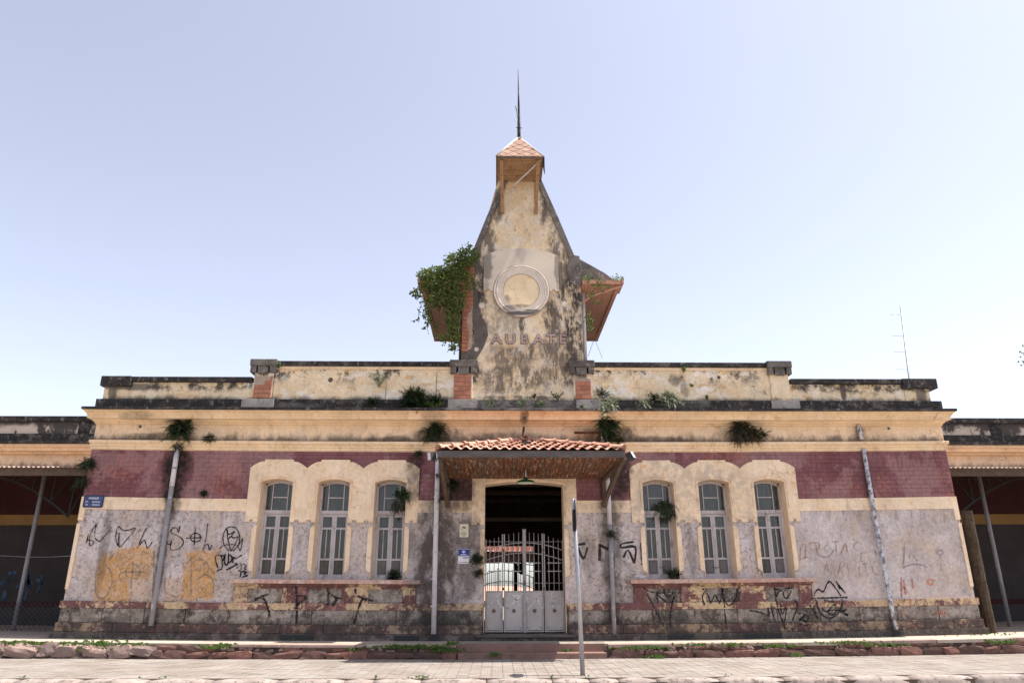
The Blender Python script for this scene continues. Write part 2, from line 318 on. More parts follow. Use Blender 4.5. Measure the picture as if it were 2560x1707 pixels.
M['polemetal'] = stuc('galvanised_pole', (.36, .36, .38), (.30, .30, .33), (.20, .19, .20), .6, 4, .15, .4, .5); M['polemetal'].node_tree.nodes["Principled BSDF"].inputs["Metallic"].default_value = .5
M['signback'] = plain('grey_sign_metal', (.13, .12, .13), .5, .3)
M['enamelgreen'] = plain('green_enamel', (.015, .10, .035), .35)
M['enamelwhite'] = plain('white_enamel', (.75, .72, .60), .4, 0, .1)
M['blueplate'] = plain('blue_street_plate', (.045, .07, .17), .4, 0, .2)
M['blueframe'] = plain('dark_blue_plate_rim', (.025, .03, .07), .4)
M['bluesign'] = plain('deep_blue_print', (.02, .045, .24), .5, 0, .1)
M['white'] = plain('white_print', (.72, .70, .72), .6, 0, .06)
M['creampaper'] = plain('cream_notice_card', (.66, .60, .46), .6, 0, .06)
M['redprint'] = plain('red_print', (.45, .10, .07), .6, 0, .06)
M['navyprint'] = plain('navy_print', (.05, .04, .20), .6, 0, .06)
M['blackprint'] = plain('black_print', (.03, .03, .03), .6, 0, .06)
M['spray'] = plain('black_spray_paint', (.022, .02, .022), .7, 0, .3, 20)
M['spraygrey'] = plain('faded_grey_spray_paint', (.27, .22, .17), .8, 0, .3, 20)
M['sprayfaint'] = plain('faint_brown_paint', (.36, .22, .17), .9, 0, .3, 14)
M['spraytag'] = plain('thin_grey_paint', (.27, .24, .27), .9, 0, .3, 14)
M['sprayred'] = plain('faded_red_paint', (.48, .21, .15), .9, 0, .3, 14)
M['spraywhite'] = plain('white_spray_paint', (.62, .58, .58), .8, 0, .15, 14)
M['sprayblue'] = plain('blue_spray_paint', (.05, .09, .16), .8, 0, .15, 14)
def sprayify(k, lo, hi):
    m_ = M[k]; t = m_.node_tree; p = t.nodes["Principled BSDF"]; g = t.nodes.new("ShaderNodeNewGeometry"); no = t.nodes.new("ShaderNodeTexNoise"); no.inputs["Scale"].default_value = 26; no.inputs["Detail"].default_value = 7; no.inputs["Roughness"].default_value = .8
    n2 = t.nodes.new("ShaderNodeTexNoise"); n2.inputs["Scale"].default_value = 3.2; n2.inputs["Detail"].default_value = 4
    t.links.new(g.outputs["Position"], no.inputs["Vector"]); t.links.new(g.outputs["Position"], n2.inputs["Vector"])
    ad = t.nodes.new("ShaderNodeMath"); ad.operation = 'ADD'; t.links.new(no.outputs["Fac"], ad.inputs[0]); t.links.new(n2.outputs["Fac"], ad.inputs[1])
    mr = t.nodes.new("ShaderNodeMapRange"); mr.inputs[1].default_value = lo; mr.inputs[2].default_value = hi; mr.inputs[3].default_value = 1; mr.inputs[4].default_value = 0; t.links.new(ad.outputs[0], mr.inputs[0]); t.links.new(mr.outputs[0], p.inputs["Alpha"])
for k_, lo_, hi_ in (('spray', 1.02, 1.22), ('spraygrey', .95, 1.15), ('sprayfaint', .86, 1.12), ('spraytag', .86, 1.12), ('sprayred', .90, 1.12), ('spraywhite', 1.0, 1.2), ('sprayblue', .95, 1.15)): sprayify(k_, lo_, hi_)
def glass():
    n = N('dusty_window_glass'); n.n.remove(n.b)
    out = n.n["Material Output"]; tr = n.n.new("ShaderNodeBsdfTransparent"); tr.inputs[0].default_value = (.72, .74, .70, 1)
    gl = n.n.new("ShaderNodeBsdfGlossy"); gl.inputs["Roughness"].default_value = .12; gl.inputs[0].default_value = (.8, .8, .85, 1)
    df = n.n.new("ShaderNodeBsdfDiffuse"); df.inputs[0].default_value = (.30, .28, .26, 1)
    a = n.n.new("ShaderNodeMixShader"); a.inputs[0].default_value = .045; n.l.new(tr.outputs[0], a.inputs[1]); n.l.new(gl.outputs[0], a.inputs[2])
    b = n.n.new("ShaderNodeMixShader"); n.l.new(n.step(n.noise(9, 5, .7), .45, .8, .02, .22), b.inputs[0]); n.l.new(a.outputs[0], b.inputs[1]); n.l.new(df.outputs[0], b.inputs[2])
    n.l.new(b.outputs[0], out.inputs[0]); return n.m
M['glass'] = glass()
def leafm(name, a, b, tr=.35):
    n = N(name); g = n.n.new("ShaderNodeNewGeometry")
    c = n.mix(g.outputs["Random Per Island"], a, b)
    n.b.inputs["Roughness"].default_value = .55
    n.put(c, n.b.inputs["Base Color"])
    t = n.n.new("ShaderNodeBsdfTranslucent"); n.put(c, t.inputs[0]); mx = n.n.new("ShaderNodeMixShader"); mx.inputs[0].default_value = tr
    n.l.new(n.b.outputs[0], mx.inputs[1]); n.l.new(t.outputs[0], mx.inputs[2]); n.l.new(mx.outputs[0], n.n["Material Output"].inputs[0]); return n.m
M['fern'] = leafm('dark_fern_green', (.025, .045, .02), (.05, .075, .03))
M['fernbrown'] = leafm('withered_fern', (.07, .05, .035), (.04, .05, .025), .2)
M['fernsilver'] = leafm('sun_bleached_fern', (.36, .38, .27), (.12, .16, .08))
M['weed'] = leafm('bright_weed_green', (.13, .20, .045), (.07, .13, .03))
M['vine'] = leafm('vine_leaf_green', (.05, .09, .02), (.17, .20, .045), .4)
M['stem'] = plain('grey_brown_stem', (.12, .10, .075), .9)
M['silverbush'] = leafm('grey_green_leaf', (.20, .26, .14), (.10, .15, .06))
M['step'] = stuc('pink_cement_steps', (.24, .135, .11), (.18, .11, .09), (.07, .05, .042), .56, 2.4, .4, .9, .7)
M['slab'] = stuc('pinkish_edge_slab', (.34, .25, .21), (.27, .19, .16), (.12, .085, .07), .54, 3., .5)
M['pinkstone'] = brickm('reddish_wall_stone', (.20, .095, .075), (.10, .06, .05), (.05, .038, .032))
M['rubble'] = brickm('rubble_stone', (.30, .20, .17), (.20, .145, .13), (.16, .12, .10))
M['stonebed'] = stuc('dark_earth_mortar', (.05, .034, .027), (.085, .06, .048), (.04, .035, .028), .54, 4, .9)
def pavem(name, a, b):
    n = N(name); oi = n.n.new("ShaderNodeObjectInfo")
    c = n.mix(n.step(n.noise(1.2, 5, .6), .35, .7), a, b)
    c = n.mix(n.mul(oi.outputs["Random"], .45), c, (.24, .18, .155))
    x, y, z = n.xyz(); cell = .05
    def ln(v): 
        f = n.op('FRACT', n.op('MULTIPLY', v, 1/cell)); return n.step(n.op('ABSOLUTE', n.op('SUBTRACT', f, .5)), .40, .46)
    gr = n.max(ln(x), ln(y)); c = n.mix(n.mul(gr, .4), c, (.15, .11, .09))
    c = n.mix(n.mul(n.step(n.noise(5, 6, .72, off=8), .54, .66), .55), c, (.30, .22, .19))
    c = n.mix(n.mul(n.step(n.noise(1.1, 7, .75, off=91), .50, .64), .45), c, (.15, .12, .10)); c = n.grit(c, .2, 30)
    n.bump((n.inv(gr), .4, .004), (n.noise(40, 4), .3, .004)); return n.end(c, .9)
M['tile'] = pavem('pale_grooved_paving', (.29, .265, .24), (.23, .20, .175))
M['joint'] = plain('dirty_paving_joint', (.15, .10, .08), .95)
M['platform'] = stuc('pale_cement_platform', (.40, .34, .28), (.33, .27, .22), (.20, .16, .12), .55, 2.2, .3, .92, .6)
M['kerb'] = stuc('worn_kerb_stone', (.33, .275, .245), (.22, .175, .155), (.09, .07, .06), .52, 3.3, .5, .9, .75)
M['asphalt'] = stuc('grey_asphalt', (.075, .072, .07), (.06, .058, .056), (.10, .095, .09), .5, 3, .5, .95)
M['road_bounce'] = stuc('pale_bounce_street_ground', (.42, .37, .32), (.36, .32, .28), (.14, .125, .11), .5, 3, .5, .95)  # out-of-view road surface, made pale to bounce light onto the facade
M['earth'] = stuc('dusty_ground', (.24, .19, .14), (.17, .14, .10), (.10, .09, .06), .5, 1.3, .5, .95)
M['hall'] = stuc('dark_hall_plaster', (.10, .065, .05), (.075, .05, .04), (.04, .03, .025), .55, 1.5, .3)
M['roofsheet'] = stuc('grimy_fibre_cement_sheet', (.40, .30, .25), (.32, .24, .20), (.12, .09, .075), .52, 3, .3)
M['wingpurple_shade'] = stuc('wing_purple_wall_shaded', (.05, .014, .014), (.035, .011, .011), (.05, .02, .02), .6, 1.5, .2)  # purple paint darkened: shade of the covered bay put into the colour
M['wingcream_shade'] = stuc('wing_cream_band_shaded', (.27, .155, .055), (.22, .13, .05), (.15, .10, .06), .6, 2, .2)  # facade cream dimmed in colour to stand for shade under the sheet roof
M['winggrey_shade'] = stuc('wing_grey_wall_shaded', (.05, .042, .042), (.04, .033, .033), (.045, .035, .035), .6, 1.5, .3)  # wall grey lowered to near black, painting in the bay's shade
M['oldtile'] = brickm('old_dark_roof_tile', (.17, .06, .04), (.22, .08, .05), (.07, .035, .03))
M['far_wall'] = plain('white_far_wall', (.72, .72, .74), .9, 0, .08)
M['far_house'] = plain('ochre_house_wall', (.34, .22, .12), .9)
M['blueslate'] = stuc('blue_grey_roof_sheet', (.16, .21, .33), (.24, .29, .40), (.10, .11, .14), .55, 4, .3, .5)
M['paperlit'] = plain('pale_litter', (.6, .62, .68), .7)

# ---------------- geometry helpers ----------------
XC = .69; X0, X1 = -10.05, 11.43
def bow(x, z):
    """the old building and its pavement have settled by a few centimetres towards the middle"""
    w = 1. if 0 <= z <= 3.3 else (.6 if z < 0 else max(0., 1-(z-3.3)/2.4))
    if z < 0: w = 1+z/.27*.4; w = max(.6, w)
    t = min(abs(x-XC)/10.7, 1.35)
    return .10*t*t*w
ROOT = {}
class MB:
    def __init__(s): s.v = []; s.f = []; s.sm = []
    def add(s, vs, fs, smooth=False):
        o = len(s.v); s.v += [tuple(v) for v in vs]; s.f += [tuple(i+o for i in f) for f in fs]; s.sm += [smooth]*len(fs); return s
    def box(s, x0, x1, y0, y1, z0, z1, seg=None):
        n = max(1, int(abs(x1-x0)/1.2)) if seg is None else seg
        vs = []; fs = []
        for i in range(n+1):
            x = x0+(x1-x0)*i/n; vs += [(x, y0, z0), (x, y1, z0), (x, y1, z1), (x, y0, z1)]
        for i in range(n):
            a = i*4; b = a+4
            fs += [(a, b, b+1, a+1), (a+1, b+1, b+2, a+2), (a+2, b+2, b+3, a+3), (a+3, b+3, b, a)]
        fs += [(0, 1, 2, 3), (n*4+3, n*4+2, n*4+1, n*4)]
        return s.add(vs, fs)
    def prism(s, pts, y0, y1):
        """polygon of (x, z), counter-clockwise seen from the front, extruded from y0 (front) to y1"""
        n = len(pts)
        vs = [(x, y0, z) for x, z in pts]+[(x, y1, z) for x, z in pts]
        fs = [tuple(range(n)), tuple(range(2*n-1, n-1, -1))]+[((i+1) % n, i, i+n, (i+1) % n+n) for i in range(n)]
        return s.add(vs, fs)
    def ring(s, prof, x0, x1, yb, n=18, e=.18):
        """profile [(d, z)] run round the left end, the front and the right end"""
        cols = []
        for d, z in prof:
            q = d*e; row = [(x0-q, yb, z), (x0-q, -d, z)]
            for i in range(1, n): row.append((x0-q+(x1-x0+2*q)*i/n, -d, z))
            row += [(x1+q, -d, z), (x1+q, yb, z)]; cols.append(row)
        k = len(cols[0]); vs = [p for r in cols for p in r]; fs = []
        for j in range(len(cols)-1):
            for i in range(k-1): fs.append((j*k+i, j*k+i+1, (j+1)*k+i+1, (j+1)*k+i))
        return s.add(vs, fs)
    def tube(s, pts, r, n=8, cap=True, smooth=True):
        pts = [Vector(p) for p in pts]; rs = r if isinstance(r, (list, tuple)) else [r]*len(pts)
        vs = []; fs = []; ref = Vector((0, 1, 0)) if abs((pts[-1]-pts[0]).normalized().y) < .8 else Vector((1, 0, 0))
        for i, p in enumerate(pts):
            t = (pts[min(i+1, len(pts)-1)]-pts[max(i-1, 0)]).normalized()
            u = t.cross(ref).normalized(); w = t.cross(u)
            for k in range(n):
                a = 2*math.pi*k/n; vs.append(p+rs[i]*(math.cos(a)*u+math.sin(a)*w))
        for i in range(len(pts)-1):
            for k in range(n):
                fs.append((i*n+k, i*n+(k+1) % n, (i+1)*n+(k+1) % n, (i+1)*n+k))
        s.add(vs, fs, smooth)
        if cap: 
            o = len(s.v)-len(vs); s.f += [tuple(o+k for k in range(n)), tuple(o+(len(pts)-1)*n+k for k in reversed(range(n)))]; s.sm += [False, False]
        return s
    def bar(s, a, b, w, h=None, upv=(0, 0, 1)):
        a, b = Vector(a), Vector(b); t = (b-a).normalized(); u = t.cross(Vector(upv))
        if u.length < 1e-3: u = t.cross(Vector((0, 1, 0)))
        u.normalize(); v = u.cross(t); h = h or w
        c = [(-1, -1), (1, -1), (1, 1), (-1, 1)]
        vs = [p+u*i*w/2+v*j*h/2 for p in (a, b) for i, j in c]
        return s.add(vs, [(3, 2, 1, 0), (4, 5, 6, 7)]+[(i, (i+1) % 4, (i+1) % 4+4, i+4) for i in range(4)])
    def lathe(s, prof, c, n=32, axis='z', smooth=True):
        vs = []; fs = []
        for r, h in prof:
            for k in range(n):
                a = 2*math.pi*k/n; x, y = r*math.cos(a), r*math.sin(a)
                vs.append((c[0]+x, c[1]+y, c[2]+h) if axis == 'z' else (c[0]+x, c[1]-h, c[2]+y))
        for i in range(len(prof)-1):
            for k in range(n): fs.append((i*n+k, i*n+(k+1) % n, (i+1)*n+(k+1) % n, (i+1)*n+k))
        return s.add(vs, fs, smooth)
    def stroke(s, pts, w, y, th=.004):
        """a flat painted line on the wall at y; pts are (x, z)"""
        n = len(pts); L = []; Rr = []
        for i, (x, z) in enumerate(pts):
            a = pts[max(i-1, 0)]; b = pts[min(i+1, n-1)]
            dx, dz = b[0]-a[0], b[1]-a[1]; l = math.hypot(dx, dz) or 1
            ww = w/2*(1+.22*math.sin(i*1.7)+.22*math.sin(i*.53+x*3)); L.append((x-dz/l*ww, z+dx/l*ww)); Rr.append((x+dz/l*ww, z-dx/l*ww))
        vs = [(x, y-th, z) for x, z in L]+[(x, y-th, z) for x, z in Rr]
        return s.add(vs, [(i, n+i, n+i+1, i+1) for i in range(n-1)])
    def parts(s, name, mat, parent, near=0., **k):
        """build each separate piece (or cluster of pieces closer than near) as its own object"""
        n = len(s.v); p = list(range(n))
        def f(i):
            while p[i] != i: p[i] = p[p[i]]; i = p[i]
            return i
        for q in s.f:
            for i in q[1:]: p[f(q[0])] = f(i)
        isl = {}
        for q, sm in zip(s.f, s.sm): isl.setdefault(f(q[0]), []).append((q, sm))
        groups = []
        for fl in isl.values():
            ids = {i for q, _ in fl for i in q}; xs = [s.v[i][0] for i in ids]; zs_ = [s.v[i][2] for i in ids]
            bb = [min(xs)-near, max(xs)+near, min(zs_)-near, max(zs_)+near]; cur = [bb, fl]
            if near:
                hit = [g_ for g_ in groups if g_[0][0] < bb[1] and g_[0][1] > bb[0] and g_[0][2] < bb[3] and g_[0][3] > bb[2]]
                for h_ in hit:
                    groups.remove(h_); o = h_[0]; cur[0] = [min(cur[0][0], o[0]), max(cur[0][1], o[1]), min(cur[0][2], o[2]), max(cur[0][3], o[3])]; cur[1] = cur[1]+h_[1]
            groups.append(cur)
        out = []
        for _, fl in groups:
            ids = sorted({i for q, _ in fl for i in q}); mp = {v: i for i, v in enumerate(ids)}; m2 = MB()
            m2.v = [s.v[i] for i in ids]; m2.f = [tuple(mp[i] for i in q) for q, _ in fl]; m2.sm = [x for _, x in fl]
            out.append(m2.build(name, mat, parent, **k))
        return out
    def build(s, name, mat, parent=None, warp=True, at=None, bevel=0, kind=None, label=None, recalc=True):
        me = bpy.data.meshes.new(name)
        o = bpy.data.objects.new(name, me); COL.objects.link(o)
        L = Vector(at) if at else Vector((0, 0, 0))
        if parent is not None: o.parent = parent; L = ROOT[parent.name]; ROOT[o.name] = L
        elif at: o.location = L; ROOT[o.name] = L
        else: ROOT[o.name] = L
        vs = [(x-L.x, y-L.y, z+(bow(x, z) if warp else 0)-L.z) for x, y, z in s.v]
        me.from_pydata(vs, [], s.f); me.polygons.foreach_set('use_smooth', s.sm)
        if recalc:
            b = bmesh.new(); b.from_mesh(me); bmesh.ops.recalc_face_normals(b, faces=b.faces)
            if bevel: bmesh.ops.bevel(b, geom=b.edges[:], offset=bevel, segments=2, affect='EDGES', profile=.6)
            b.to_mesh(me); b.free()
        me.materials.append(M[mat] if isinstance(mat, str) else mat)
        if kind: o['kind'] = kind
        if label: o['label'] = label
        return o
def thing(name, loc, label, cat, group=None, z=True):
    o = bpy.data.objects.new(name, None); COL.objects.link(o); o.empty_display_size = .2
    L = Vector(loc); L.z += bow(L.x, L.z) if z else 0
    o.location = L; ROOT[o.name] = L; o['label'] = label; o['category'] = cat
    if group: o['group'] = group
    return o
def tag(o, label, cat, group=None):
    o['label'] = label; o['category'] = cat
    if group: o['group'] = group
    return o
def inst(name, me, parent, mw, mat=None, kind=None):
    o = bpy.data.objects.new(name, me); COL.objects.link(o)
    mw = mw.copy(); t = mw.translation; t.z += bow(t.x, t.z)
    if parent is not None: o.parent = parent; mw.translation = t-ROOT[parent.name]; ROOT[o.name] = ROOT[parent.name]
    o.matrix_local = mw
    if kind: o['kind'] = kind
    return o
def mesh(name, mb, mat, bevel=0):
    me = bpy.data.meshes.new(name); me.from_pydata([tuple(v) for v in mb.v], [], mb.f); me.polygons.foreach_set('use_smooth', mb.sm)
    b = bmesh.new(); b.from_mesh(me); bmesh.ops.recalc_face_normals(b, faces=b.faces)
    if bevel: bmesh.ops.bevel(b, geom=b.edges[:], offset=bevel, segments=1, affect='EDGES')
    b.to_mesh(me); b.free(); me.materials.append(M[mat]); return me
def sub(parent_part):      # sub-parts hang from a part that has the thing's own origin
    return parent_part
def arc(x0, x1, zs, rise, n=12):
    """points from x0 to x1 along a segmental arch springing at zs"""
    return [(x0+(x1-x0)*i/n, zs+rise*(1-(2*i/n-1)**2)) for i in range(n+1)]
T = Matrix.Translation
